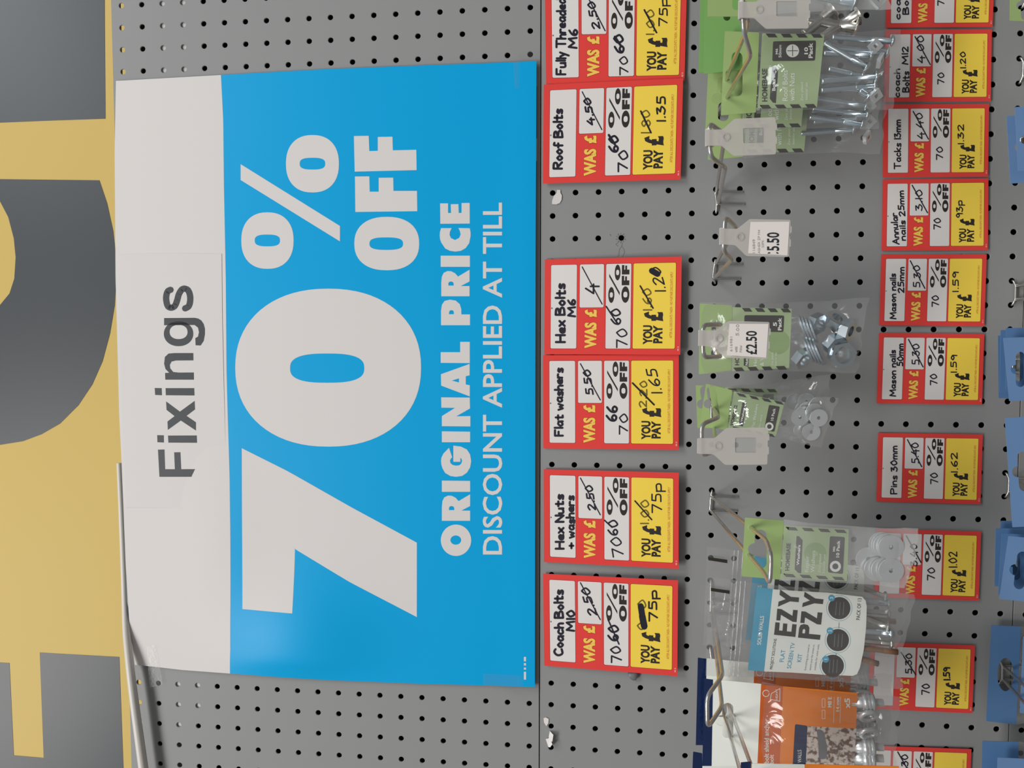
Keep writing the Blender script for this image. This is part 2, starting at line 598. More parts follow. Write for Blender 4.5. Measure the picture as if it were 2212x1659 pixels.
# ---------------------------------------------------------------- yellow header graphic above the board
S = Plane(-25.0)
mb = MB()
u0 = -505.0
hb = [(u0, -420), (-720, -420), (-720, 830), (u0, 830)]
slab(mb, lambda x, y, h=0.0: np.array([x, y, 25.0 - h]), hb, -3.0, 0.0)
hd = mb.build('header_panel', YELLOW)
tag(hd, 'yellow header panel with huge charcoal letter shapes above the poster', 'sign')
L1 = [(-60, -80), (226, -80), (226.5, 60), (228, 256.5), (110, 260.5), (0, 265), (-60, 267)]
L2 = [(-60, 386), (0, 387), (215, 389.5), (232, 440), (245, 500), (250, 550), (251, 610), (248, 660), (238, 720), (222, 780), (200, 830), (170, 875), (130, 915), (90, 938), (50, 953), (0, 961), (-60, 968),
      (-60, 685), (0, 659), (20.6, 634), (31, 602), (34, 556), (30, 515), (18, 469), (0, 434.7), (-60, 395)]
L3 = [(86, 1409.5), (258, 1419), (262, 1530), (269, 1720), (-60, 1720), (-60, 1428), (20.6, 1432), (30, 1631.5), (94.5, 1637)]
for L in (L1, L2, L3):
    mb = MB()
    slab(mb, S, L, 0.05, 0.25)
    mb.build('printed_letter', INKGREY, hd)

# ---------------------------------------------------------------- the blue poster
PB = Plane((260, 800, 2.2), (1156, 140, 3.0), (1156, 1480, 3.4))
def S(x, y, h=0.0):
    """poster sheet: flat but for a soft bulge near its upper left corner and a lifted lower edge"""
    g = 8.5 * math.exp(-(((x - 655) / 95) ** 2 + ((y - 1385) / 85) ** 2) / 2) * min(1.0, max(0.0, (1478 - y) / 50))
    g += 1.0 * math.exp(-((1158 - x) / 60) ** 2) + 1.5 * math.exp(-(((x - 470) / 60) ** 2 + ((y - 1180) / 150) ** 2) / 2)
    return PB(x, y, h + g)
def curve(pts):
    """point at fraction t along a seen polyline"""
    P = [np.array(p, float) for p in pts]
    L = np.cumsum([0] + [np.linalg.norm(q - p) for p, q in zip(P, P[1:])])
    def f(t):
        d = t * L[-1]
        i = min(int(np.searchsorted(L, d, 'right')) - 1, len(P) - 2)
        return P[i] + (P[i + 1] - P[i]) * (d - L[i]) / (L[i + 1] - L[i])
    return f
def sheet(mb, S, top, bot, left, right, nu, nv, h0, h1, mi=0):
    """gently curved sheet between four seen edges (top: smaller y)"""
    t_, b_, l_, r_ = curve(top), curve(bot), curve(left), curve(right)
    def co(a, b):
        return (1 - b) * t_(a) + b * b_(a) + (1 - a) * l_(b) + a * r_(b) - ((1 - a) * (1 - b) * t_(0) + a * (1 - b) * t_(1) + (1 - a) * b * b_(0) + a * b * b_(1))
    G = [[co(i / nu, j / nv) for i in range(nu + 1)] for j in range(nv + 1)]
    for h in ((h0, h1) if h0 is not None else (h1,)):
        mb.add([S(p[0], p[1], h) for r in G for p in r], [[j * (nu + 1) + i, j * (nu + 1) + i + 1, (j + 1) * (nu + 1) + i + 1, (j + 1) * (nu + 1) + i] for j in range(nv) for i in range(nu)], mi, True)
    if h0 is not None:
        B = G[0] + [r[-1] for r in G[1:]] + G[-1][-2::-1] + [r[0] for r in G[-2:0:-1]]
        n = len(B)
        mb.add([S(p[0], p[1], h0) for p in B] + [S(p[0], p[1], h1) for p in B], [[i, (i + 1) % n, n + (i + 1) % n, n + i] for i in range(n)], mi)
p_left = [(250.8, 175), (248, 330), (250, 600), (258, 900), (263, 1000), (267, 1094), (272, 1222), (278, 1318), (281, 1365), (288, 1405), (292, 1436)]
p_mid = [(477.6, 162.2), (482.5, 260), (484, 400), (488, 600), (489.7, 800), (492.5, 900), (497, 1030), (499, 1150), (500, 1300), (500, 1400), (498, 1454)]
p_right = [(1159, 132.8), (1157.3, 500), (1156.7, 800), (1156, 1200), (1155.7, 1483.4)]
mb = MB()
sheet(mb, S, [p_left[0], p_mid[0], (700, 149.7), (930, 141), p_right[0]], [p_left[-1], (338, 1440.5), (395, 1447), p_mid[-1], (720, 1469), (900, 1476.5), p_right[-1]], p_left, p_right, 72, 96, 0, 0.3)
po = mb.build('poster', BLUE)
tag(po, 'large blue and white 70% OFF sale poster taped to the upper board', 'poster')
mb = MB()
sheet(mb, S, [p_left[0], p_mid[0]], [p_left[-1], (338, 1440.5), (395, 1447), p_mid[-1]], p_left, p_mid, 20, 96, None, 0.36)
mb.build('white_heading', WHITE, po)
def z(ox, oy, k):
    return lambda *p: [(ox + p[i] / k, oy + p[i + 1] / k) for i in range(0, len(p), 2)]
mb = MB()
hP = 0.42
seven = [(523, 968), (622.5, 1018), (760, 1096), (900.7, 1172), (900.7, 1332.5), (757, 1256.5), (638, 1185.6)]
sheet(mb, S, [(523, 968), (622.5, 1018), (760, 1096), (900.7, 1172)], [(523.9, 1108), (638, 1185.6), (757, 1256.5), (900.7, 1332.5)], [(523, 968), (523.9, 1108)], [(900.7, 1172), (900.7, 1332.5)], 24, 8, None, hP)
sheet(mb, S, [(523.9, 1108), (638, 1185.6)], [(526.6, 1313.5), (636.2, 1321)], [(523.9, 1108), (525, 1220), (526.6, 1313.5)], [(638, 1185.6), (637, 1260), (636.2, 1321)], 12, 16, None, hP)
poly(mb, S, box_ell(508.6, 909.8, 623.6, 964.7, 72, 2.2), hP, 0, [box_ell(627, 787.3, 763.6, 826.8, 48, 2.7)])
mb.build('big_numerals', WHITE, po)
mb = MB()
poly(mb, S, box_ell(521.6, 634.5, 458.8, 580.8, 48, 2.3), hP, 0, [box_ell(550.7, 605.3, 506.8, 532.3, 36, 2.8)])
poly(mb, S, box_ell(618, 732.4, 291.9, 415.9, 48, 2.3), hP, 0, [box_ell(647.8, 703, 341, 366.5, 36, 2.8)])
poly(mb, S, [(520.2, 354.8), (734.6, 488.2), (734.6, 521.5), (520.2, 389)], hP)
mb.build('percent_sign', WHITE, po)
mb = MB()
poly(mb, S, box_ell(765.6, 905.7, 468.5, 583.9, 48, 2.3), hP, 0, [box_ell(798.4, 871, 512.9, 540, 36, 2.8)])
q = z(480, 260, 3.606)
poly(mb, S, q(1035, 438, 1147, 437, 1150, 556, 1220, 556, 1220, 448, 1333, 447, 1335, 550, 1518, 550, 1520, 708, 1038, 714), hP)
poly(mb, S, q(1027, 123, 1142, 121, 1147, 240, 1213, 238, 1213, 130, 1327, 128, 1330, 234, 1513, 230, 1515, 388, 1033, 400), hP)
mb.build('off_lettering', WHITE, po)
mb = MB()
q = z(920, 800, 3.95)
q4 = z(920, 400, 3.95)
poly(mb, S, box_ell(920 + 128 / 3.95, 920 + 387 / 3.95, 800 + 1315 / 3.95, 800 + 1583 / 3.95), hP, 0, [box_ell(920 + 210 / 3.95, 920 + 302 / 3.95, 800 + 1408 / 3.95, 800 + 1487 / 3.95, 30)])
for qq, dy, dx in ((q, 0, 0), (q4, -335, -5)):
    R_ = [378, 1283, 137, 1283, 137, 1165, 142, 1115, 158, 1083, 190, 1068, 222, 1070, 255, 1087, 280, 1115, 378, 1057, 378, 1157, 303, 1196, 378, 1196]
    RH = [198, 1192, 198, 1172, 205, 1160, 222, 1157, 238, 1163, 243, 1175, 243, 1192]
    sh = lambda a: [v + (dx if i % 2 == 0 else dy) for i, v in enumerate(a)]
    poly(mb, S, qq(*sh(R_)), hP, 0, [qq(*sh(RH))])
poly(mb, S, q(137, 940, 378, 943, 378, 1036, 137, 1036), hP)
poly(mb, S, q(198, 660, 150, 710, 133, 745, 130, 775, 133, 805, 142, 835, 165, 875, 210, 901, 258, 908, 310, 900, 350, 873, 378, 828, 387, 775, 378, 718, 352, 676, 300, 650, 235, 642, 235, 780, 295, 780, 295, 745, 305, 755, 310, 772, 303, 795, 285, 810, 258, 813, 230, 807, 212, 793, 206, 772, 212, 755, 225, 742), hP)
poly(mb, S, q(137, 520, 378, 523, 378, 613, 137, 613), hP)
poly(mb, S, q(380, 478, 137, 476, 137, 390, 250, 320, 133, 318, 131, 230, 375, 232, 377, 325, 260, 392, 380, 390), hP)
poly(mb, S, q(375, 222, 131, 130, 129, 33, 374, -55, 374, 42, 341, 50, 341, 120, 375, 127), hP, 0, [q(222, 87, 283, 68, 283, 103)])
poly(mb, S, q4(375, 1518, 127, 1516, 127, 1425, 293, 1425, 293, 1337, 375, 1337), hP)
poly(mb, S, q4(377, 1195, 130, 1195, 130, 1070, 138, 1020, 160, 988, 205, 977, 255, 985, 290, 1015, 303, 1060, 303, 1103, 377, 1103), hP, 0, [q4(198, 1103 - 2, 198, 1085, 205, 1070, 220, 1066, 236, 1072, 240, 1088, 240, 1101)])
poly(mb, S, q4(127, 602, 376, 602, 376, 697, 127, 697), hP)
poly(mb, S, q4(130, 367, 121, 400, 119, 430, 122, 462, 132, 490, 165, 540, 205, 560, 252, 567, 300, 560, 340, 537, 370, 495, 382, 435, 382, 400, 375, 368, 278, 366, 292, 395, 297, 420, 285, 450, 250, 468, 215, 452, 203, 425, 205, 400, 220, 367), hP)
poly(mb, S, q4(375, 328, 124, 330, 122, 156, 190, 156, 190, 238, 215, 238, 213, 163, 278, 162, 281, 238, 305, 237, 305, 153, 374, 152), hP)
mb.build('original_price_lettering', WHITE, po)
mb = MB()
text(mb, S, 'DISCOUNT APPLIED AT TILL', 1084.6, 1197.5, 438, 41.2, hP, 0, 0.016)
mb.build('discount_lettering', WHITE, po)
mb = MB()
for ya, yb in ((1467, 1450), (1445.5, 1441), (1436.5, 1431.5), (1427.5, 1418)):
    ribbon(mb, S, [(1134.3, ya), (1134.3, yb)], 4.6, hP, 0, False)
mb.build('fine_print', WHITE, po)
# strip of white card showing under the poster's lower edge
mb = MB()
slab(mb, Plane(1.0), [(1150, 298), (1160.5, 299), (1160, 348), (1150, 347)], 0, 0.3)
tag(mb.build('card_scrap', WHITE), 'thin white card scrap peeping from under the lower edge of the poster', 'paper scrap')

# title sheet stuck on the heading
mb = MB()
ST = Plane((262, 800, 2.75), (480, 549, 2.95), (491, 1095, 3.25))
slab(mb, ST, [(258, 549), (380, 547), (479, 548), (480.5, 700), (484, 850), (491, 1096), (400, 1097), (272, 1096), (268, 1000), (262.5, 900), (257, 700)], 0, 0.22)
ti = mb.build('title_sheet', TITLE)
tag(ti, 'white paper strip reading Fixings stuck on the poster heading', 'paper sign')
mb = MB()
q = z(250, 580, 3.456)
hT = 0.3
for p in ((620, 1555, 327, 1555, 316, 1352, 365, 1351, 370, 1498, 442, 1498, 437, 1372, 484, 1371, 490, 1498, 618, 1497),
          (608, 1301, 394, 1300, 391, 1247, 606, 1246), (361, 1299, 312, 1297, 310, 1244, 360, 1245),
          (600, 1210, 487, 1135, 390, 1205, 387, 1142, 440, 1102, 380, 1055, 377, 992, 480, 1068, 590, 988, 593, 1052, 530, 1100, 600, 1148),
          (589, 948, 375, 946, 373, 893, 587, 893), (346, 946, 295, 944, 292, 892, 344, 893),
          (585, 830, 371, 830, 369, 780, 400, 778, 372, 750, 362, 710, 368, 660, 395, 635, 440, 631, 580, 631, 581, 686, 450, 687, 418, 695, 405, 720, 408, 745, 430, 772, 470, 777, 584, 776),
          (362, 424, 362, 370, 590, 368, 618, 374, 640, 388, 658, 415, 667, 450, 667, 490, 658, 540, 635, 575, 597, 573, 595, 520, 615, 508, 622, 475, 615, 442, 590, 422, 540, 422)):
    poly(mb, ST, q(*p), hT)
poly(mb, ST, [q(*p)[0] for p in ell(470, 487, 110, 93, 40, 2.1)], hT, 0, [[q(*p)[0] for p in ell(470, 474, 67, 53, 36, 2.2)]])
sp = spline([(414, 158), (388, 172), (377, 220), (388, 278), (415, 293), (443, 278), (460, 235), (474, 188), (502, 152), (540, 162), (557, 215), (548, 278), (514, 300)], 6)
ribbon(mb, ST, [q(*p)[0] for p in sp], 13.6, hT, 0, False)
mb.build('lettering', CHAR, ti)

# clear tape holding the poster
for nm, pts, d, lab in (('top', [(1108, 118), (1158, 108), (1162, 186), (1112, 192)], 3.9, 'clear tape over the lower right corner of the poster, beside the fully threaded card'),
                        ('bot', [(1045, 1455), (1156, 1461), (1157, 1506), (1110, 1509), (1044, 1478)], 4.4, 'clear tape over the lower left corner of the poster, beside the coach bolts card'),
                        ('cor', [(318, 1396), (336, 1392), (352, 1478), (322, 1486)], 3.5, 'clear tape over the upper left corner of the poster, beside the white cable')):
    mb = MB()
    slab(mb, Plane(d), pts, 0, 0.08)
    tag(mb.build('adhesive_tape', TAPE), lab, 'tape', 'clear tape on the poster corners')

# white cable
mb = MB()
cab = [(258, 1000, -8), (263, 1110, -6), (267.5, 1222, -5), (270.5, 1300, -2), (273, 1360, 4), (277.5, 1410, 10), (283, 1460, 14), (292, 1530, 15), (303, 1610, 15), (314, 1690, 15)]
CP = spline([at(*p) for p in cab], 6)
tube(mb, CP, [3.2 + 2.4 * i / (len(CP) - 1) for i in range(len(CP))], 14)
tag(mb.build('power_cable', CABLE), 'off-white cable hanging along the edge of the poster by the yellow header', 'cable')

# ---------------------------------------------------------------- price cards
def price_card(tl, tr, br, bl, d, small, writing, label, extra=None):
    """corners as seen; d = stand-off from the board at the top and bottom edges"""
    W, H = 105.0, 148.0
    PL = Plane((*tl, d[0]), (*tr, d[0]), (*bl, d[1]))
    c = [PL(*p) for p in (tl, tr, br, bl)]
    Q = Quad(*c, W, H)
    mb = MB()
    Y = lambda s: W - s
    slab(mb, Q, [(0, 0), (H, 0), (H, W), (0, W)], 0, 0.35)
    card = mb.build('price_card', RED)
    tag(card, label, 'price card', 'red sale price cards')
    for nm, x0, x1, s0, s1, m in (('title_panel', 7, 35.5, 6.5, 98.5, CWHITE), ('was_panel', 38.8, 65, 51.5, 98.5, CWHITE), ('discount_panel', 67.5, 94.5, 6.5, 98.5, CWHITE), ('price_panel', 97, 142, 6.5, 98.5, CYEL)):
        mb = MB()
        poly(mb, Q, rrect(x0 - 0.5, x1 + 0.5, Y(s1) - 0.5, Y(s0) + 0.5, 1.6), 0.39, 1)
        poly(mb, Q, rrect(x0, x1, Y(s1), Y(s0), 1.4), 0.43, 0)
        mb.build(nm, [m, REDD], card)
    hp = 0.48
    mb = MB()
    text(mb, Q, 'WAS', 57.8, Y(6.3), Y(35.5), 13.6, hp, 1, 0.07)
    text(mb, Q, '\u00a3', 57.8, Y(40.2), Y(50), 13.6, hp, 1, 0.07)
    text(mb, Q, 'WAS', 57.6, Y(6.8), Y(35.2), 13, hp + 0.05, 0, 0.05)
    text(mb, Q, '\u00a3', 57.6, Y(40.8), Y(49.5), 13, hp + 0.05, 0, 0.05)
    mb.build('was_lettering', [CORANGE, REDD], card)
    mb = MB()
    poly(mb, Q, box_ell(70, 76.6, Y(73.5), Y(56.2), 30), hp, 0, [box_ell(71.6, 75, Y(67.8), Y(62), 20, 2.6)])
    poly(mb, Q, box_ell(76.7, 83, Y(97.6), Y(80.6), 30), hp, 0, [box_ell(78.2, 81.5, Y(92), Y(86.2), 20, 2.6)])
    poly(mb, Q, [(70.8, Y(88)), (82.4, Y(67.5)), (82.4, Y(64.2)), (70.8, Y(84.7))], hp, 0)
    poly(mb, Q, box_ell(84.2, 92.8, Y(74), Y(56.2), 30), hp, 0, [box_ell(86.3, 90.7, Y(68.2), Y(62), 20, 2.6)])
    for s in (75.2, 86.8):
        poly(mb, Q, [(84.4, Y(s)), (84.4, Y(s + 10.2)), (87, Y(s + 10.2)), (87, Y(s + 5.2)), (88, Y(s + 5.2)), (88, Y(s + 9.6)), (90, Y(s + 9.6)), (90, Y(s + 5.2)), (92.6, Y(s + 5.2)), (92.6, Y(s))], hp, 0)
    mb.build('discount_lettering', BLACK, card)
    mb = MB()
    text(mb, Q, 'YOU', 118, Y(11), Y(31.8), 10, hp, 0, 0.05)
    text(mb, Q, 'PAY', 128.8, Y(12.3), Y(31.8), 10, hp, 0, 0.05)
    text(mb, Q, '\u00a3', 129, Y(36), Y(46.6), 20, hp, 0, 0.055)
    mb.build('price_lettering', BLACK, card)
    mb = MB()
    text(mb, Q, 'AFTER ALL DISCOUNTS TAKEN - NO FURTHER DISCOUNTS APPLY', 139, Y(18), Y(89), 2.7, hp, 0, 0.01)
    mb.build('fine_print', FINE, card)
    mb = MB()
    for sa, sb in ((4.2, 6.6), (7.6, 8.9)):
        ribbon(mb, Q, [(145.6, Y(sa)), (145.6, Y(sb))], 1.5, hp, 0, False)
    mb.build('code_print', PINK, card)
    mb = MB()
    poly(mb, Q, ell(8.2, Y(51), 0.9, 0.9, 10), hp)
    mb.build('pin_mark', TACK, card)
    hi = 0.6
    mb = None
    for it in writing:
        if it[0] == '/':
            ribbon(mb, PL, [it[1:3], it[3:5]], it[5], hi + 0.1, 0)
            continue
        if mb:
            mb.build('handwriting', [INK, FAINT], card)
        mb = MB()
        if it[0] == '~':
            hand(mb, PL, it[1], *it[2:6], it[6], hi - 0.06, 1, it[7] if len(it) > 7 else None)
        else:
            hand(mb, PL, it[0], *it[1:5], it[5], hi + 0.04, 0, it[6] if len(it) > 6 else None)
    mb.build('handwriting', [INK, FAINT], card)
    return card
def C(*a):
    return a
T, N = 4.6, 3.0
price_card((1179.7, 182), (1177, -34), (1484, -41), (1478.5, 175), (2, 3.2), 0,
    [('Fully Threaded', 1220.8, 161, -2, 19, T), ('M6', 1246, 104, 65, 17, T), ('2.50', 1295, 62, 5, 15, N + .6, 1284), ('/', 1271, -3, 1307, 67, 2.4), ('70', 1356, 162, 123, 17, N), ('60', 1346, 115, 76, 19, T), ('/', 1328, 80, 1340, 98, 5),
     ('~', '1.00', 1412, 76, 22, 16, N), ('/', 1391.6, 22, 1418, 71, 3.6), ('75p', 1441, 56, -2, 17, N)],
    'red price card reading Fully Threaded M6, cut off by the edge of the view')
price_card((1172.7, 396.7), (1174.7, 182.8), (1475.7, 169.1), (1470.1, 387.8), (4, 6.5), 0,
    [('Roof Bolts', 1214, 364.5, 237, 18, T + .3), ('4.50', 1284, 269.6, 213, 14, N + 1, 1275), ('/', 1257.5, 198.7, 1300, 280.5, 2.2), ('70', 1355, 371, 326, 19, N + .6), ('60', 1334.7, 329, 294, 19, T), ('/', 1315, 292, 1328, 312, 5),
     ('~', '1.80', 1404, 288.6, 239, 18, N), ('/', 1384, 240.5, 1406, 287, 3.6), ('1.35', 1436.5, 263, 210, 18, N + .6)],
    'red price card reading Roof Bolts')
price_card((1175.7, 765.3), (1177.2, 560.3), (1472.7, 553.9), (1469.4, 766.3), (2, 9), 0,
    [('Hex Bolts', 1220, 739, 614, 19, T + .4), ('M6', 1242.3, 683.5, 648, 15, T), ('4', 1291, 634, 614, 26, N + .8), ('/', 1257.5, 576.7, 1300.5, 657, 2.2), ('70', 1355, 750.6, 711, 22, N), ('60', 1340, 701, 668, 20, N + .6), ('/', 1309.4, 662, 1334.7, 701, 3),
     ('~', '1.60', 1407, 671, 624, 18, N), ('/', 1382.8, 617.7, 1410.6, 665.8, 3.2), ('1.20', 1438.5, 630, 578, 22, N, 1425), ('/', 1408, 585, 1420, 592, 13)],
    'red price card reading Hex Bolts M6')
price_card((1173.9, 968.4), (1173.2, 767.3), (1466.3, 765.8), (1465.8, 971.6), (1.6, 6), 0,
    [('Flat washers', 1215, 941, 796, 17, T), ('5.50', 1281.5, 851.4, 799.5, 15, N + .5, 1275), ('/', 1253.7, 785.6, 1296.7, 864, 2.2), ('66', 1332, 909.6, 878, 21, T), ('70', 1355, 937.5, 894.5, 17, N),
     ('~', '2.20', 1396.7, 879, 823.5, 15, N), ('/', 1366.3, 827.3, 1412.7, 874.2, 3.6), ('1.65', 1429.6, 850, 798, 22, N, 1418)],
    'red price card reading Flat washers')
price_card((1175.2, 1213.7), (1174.4, 1013.4), (1466.3, 1021), (1465.6, 1228.9), (2.5, 9), 0,
    [('Hex Nuts', 1217, 1185, 1069, 17, T + .3), ('+ washers', 1240, 1184, 1071.6, 16, T), ('2.50', 1286, 1101, 1049, 15, N + .5, 1279), ('/', 1253.7, 1032.4, 1296.7, 1112, 2.2), ('70', 1346, 1203, 1161, 22, N, 1339), ('60', 1333, 1156, 1124, 20, N + .6), ('/', 1305.6, 1123.5, 1322, 1139, 3),
     ('~', '1.00', 1400.5, 1132, 1080.5, 17, N), ('/', 1371.4, 1081.8, 1407.6, 1122.3, 3), ('75p', 1428, 1107, 1045, 20, N)],
    'red price card reading Hex Nuts + washers')
price_card((1175.7, 1437.7), (1173.2, 1239), (1464.6, 1253.4), (1463, 1460.3), (3, 9), 0,
    [('Coach Bolts', 1216, 1415.4, 1275, 18, T + .3), ('M10', 1240, 1362.3, 1319, 16, T), ('2.50', 1289, 1328, 1270, 17, N + .6, 1271), ('/', 1253.7, 1258.5, 1296.7, 1338.2, 2.2), ('70', 1341, 1430.6, 1396.5, 21, N + .3), ('60', 1334.7, 1384, 1351, 21, T - .4), ('/', 1313, 1337, 1337, 1391, 3),
     ('~', '0', 1394, 1360, 1344, 17, N), ('~', '0', 1394, 1316, 1296, 17, N), ('/', 1384, 1309, 1388, 1335, 13), ('/', 1387, 1330, 1391.6, 1353, 14), ('75p', 1419.5, 1341, 1276, 17, N + .6)],
    'red price card reading Coach Bolts M10 with a blacked out price')
t_, n_ = 2.9, 2.5
price_card((1913.3, 60.3), (1915.5, -97), (2149, -97), (2144, 58.3), (1.5, 2.5), 1,
    [('coach', 1943.9, 42, -30, 11, t_), ('Bolts', 1962, 31, -30, 12, t_), ('70', 2039, 12, -12, 13, n_)],
    'red price card reading Coach Bolts, cut off above the M12 card')
price_card((1908.5, 220.5), (1912, 65), (2142.3, 63.2), (2139.9, 218.9), (1.5, 2.5), 1,
    [('coach', 1943, 210, 150, 12, t_), ('Bolts', 1962.4, 199, 155.5, 13, t_), ('M12', 1960.8, 139, 102, 12, t_), ('4.00', 1997, 136, 78, 14, n_, 1994), ('/', 1976, 79.6, 2009, 140, 2.4), ('70', 2038, 182, 158, 13, n_), ('1.20', 2085, 148, 113, 11, n_)],
    'red price card reading Coach Bolts M12')
price_card((1907, 383.3), (1908, 225.6), (2136.3, 224.2), (2133.9, 381.6), (1.5, 2.5), 1,
    [('Tacks 13mm', 1945, 365, 260, 13, t_), ('4.40', 1996, 300, 245, 14, n_, 1991), ('/', 1972, 241, 2005, 301, 2.4), ('70', 2036, 345, 318, 13, n_), ('1.32', 2081, 312, 270, 12, n_)],
    'red price card reading Tacks 13mm')
price_card((1904.2, 541.9), (1906.6, 387.8), (2134.8, 385.1), (2133.7, 540.3), (1.5, 2.5), 1,
    [('Annular', 1941, 527.5, 461, 13, t_, 1937), ('nails 25mm', 1956, 519, 413, 12, t_, 1951), ('3.10', 1991.7, 455, 411, 14, n_), ('/', 1969.8, 400.5, 2003, 460, 2.4), ('70', 2030.6, 495, 472, 14, n_), ('93p', 2078, 470, 434, 13, n_)],
    'red price card reading Annular nails 25mm')
price_card((1899.1, 702.8), (1903.6, 549.7), (2131.1, 549.1), (2126, 704.2), (1.5, 2.5), 1,
    [('Mason nails', 1934.3, 688.5, 592, 12, t_), ('25mm', 1951.7, 632, 578, 12, t_), ('5.30', 1986.6, 620, 574, 14, n_), ('/', 1965.7, 563.4, 1997.2, 623, 2.4), ('70', 2026.5, 662, 639, 14, n_), ('1.59', 2069.6, 631, 588, 12, n_)],
    'red price card reading Mason nails 25mm')
price_card((1893.7, 871.6), (1898.8, 719.3), (2125.9, 721.2), (2121.1, 873.6), (1.5, 2.5), 1,
    [('Mason nails', 1934, 855.5, 757, 12, t_), ('50mm', 1950, 790, 743.5, 12, t_), ('5.30', 1984.9, 787, 743.5, 15, n_), ('/', 1962, 733.3, 1993.3, 792.8, 2.4), ('70', 2023.4, 831.4, 808.5, 14, n_), ('1.59', 2066, 805, 767.5, 12, n_)],
    'red price card reading Mason nails 50mm')
price_card((1893.3, 1083.3), (1896.9, 935), (2122.8, 938.2), (2117.9, 1089.3), (1.5, 2.5), 1,
    [('Pins 30mm', 1936.7, 1066.4, 964, 13, t_), ('5.40', 1983.7, 1000, 957, 15, n_), ('/', 1959.6, 949.5, 1990.4, 1008, 2.4), ('70', 2024.6, 1044.7, 1022, 15, n_), ('1.62', 2067.6, 1020.6, 978.4, 13, n_)],
    'red price card reading Pins 30mm')
price_card((1888, 1290), (1893, 1141.5), (2119.2, 1148.1), (2113.8, 1297.4), (1.5, 2.5), 1,
    [('3.40', 1980, 1222, 1175, 14, n_), ('/', 1957, 1157, 1989, 1215, 2.4), ('70', 2018.9, 1252.6, 1226.6, 15, n_), ('1.02', 2066, 1225.6, 1192, 17, n_)],
    'red price card priced 1.02, partly behind the repair washers pack')
price_card((1874.5, 1530.5), (1880, 1386.5), (2106, 1393.8), (2099.8, 1540.6), (1.5, 2.5), 1,
    [('5.30', 1968.5, 1454, 1412, 13, n_), ('/', 1946, 1409, 1977.7, 1457.3, 2.4), ('70', 2007, 1499.6, 1477.5, 16, n_), ('1.59', 2051, 1468.8, 1442, 13, 3.2)],
    'red price card with overwritten 1.59, partly behind the screen kit pack')
price_card((1866, 1755), (1871, 1610), (2098.3, 1617.9), (2092, 1763), (1.5, 2.5), 1,
    [('5.30', 1961, 1672, 1630, 14, n_), ('/', 1938.7, 1623.7, 1962, 1665, 2.4)],
    'red price card cut off beside the orange anchor pack')

# scraps and marks on the board
mb = MB()
slab(mb, Plane(0.6), z(1160, 400, 3.95)(170, 40, 200, 40, 200, 65, 213, 90, 210, 125, 195, 152, 165, 165, 128, 162, 130, 130, 145, 90, 168, 68), 0, 0.4)
tag(mb.build('paper_scrap', WHITE), 'torn white paper scrap stuck below the roof bolts card', 'paper scrap')
q = z(1160, 1440, 6.506)
mb = MB()
p = [at(x, y, d) for (x, y), d in zip(q(180, 905, 230, 960, 215, 1055, 170, 1050, 165, 985), (1, 6, 8, 5, 2))]
p2 = [at(x, y, d) for (x, y), d in zip(q(122, 1018, 180, 1005, 215, 1090, 185, 1135, 160, 1130), (1, 3, 7, 5, 2))]
for pp in (p, p2):
    k = len(pp)
    bk = [x + np.array([0, 0, 0.5]) for x in pp]
    mb.add(pp + bk, [list(range(k)), list(range(k, 2 * k))] + [[i, (i + 1) % k, k + (i + 1) % k, k + i] for i in range(k)])
tag(mb.build('paper_curl', WHITE), 'curled strip of torn white paper on the board under the poster end', 'paper scrap')
mb = MB()
slab(mb, Plane(0.5), q(92, 725, 125, 712, 165, 735, 160, 790, 132, 835, 100, 785), 0, 0.3)
tag(mb.build('paper_scrap', STICK), 'small faded paper scrap above the curled white strip', 'paper scrap')
mb = MB()
cpt = at(1368, 1459, 3)
vs, fs = [], []
nu, nv = 12, 8
for j in range(nv + 1):
    for i in range(nu):
        a, b = 2 * math.pi * i / nu, math.pi * j / nv
        k = 1 + 0.18 * math.sin(3 * a + b * 2)
        vs.append(cpt + np.array([6.0 * math.sin(b) * math.cos(a) * k, 5.0 * math.sin(b) * math.sin(a) * k, 3.0 * math.cos(b)]))
for j in range(nv):
    for i in range(nu):
        fs.append([j * nu + i, j * nu + (i + 1) % nu, (j + 1) * nu + (i + 1) % nu, (j + 1) * nu + i])
mb.add(vs, fs, 0, True)
tag(mb.build('putty_lump', TACK), 'grey lump of adhesive putty behind the coach bolts M10 card', 'putty')
mb = MB()
SB = Plane(0.15)
q = z(1160, 400, 3.95)
for a in range(10):
    an = 2 * math.pi * a / 10 + 0.2
    r1, r2 = (31, 38) if a % 2 else (28, 43)
    ribbon(mb, SB, q(715 + r1 * math.cos(an), 450 + r1 * math.sin(an), 715 + r2 * math.cos(an + .15), 450 + r2 * math.sin(an + .15)), 1.6, 0)
for pl in ((728, 490, 722, 520, 702, 550, 697, 602, 685, 606), (722, 520, 742, 548, 747, 575, 730, 608), (700, 482, 672, 505, 690, 520), (622, 420, 630, 432, 626, 420)):
    ribbon(mb, SB, q(*pl), 0.9, 0)
tag(mb.build('pen_doodle', TACK), 'small pen doodle of a stick figure around a hole by the hex bolts card', 'drawing')

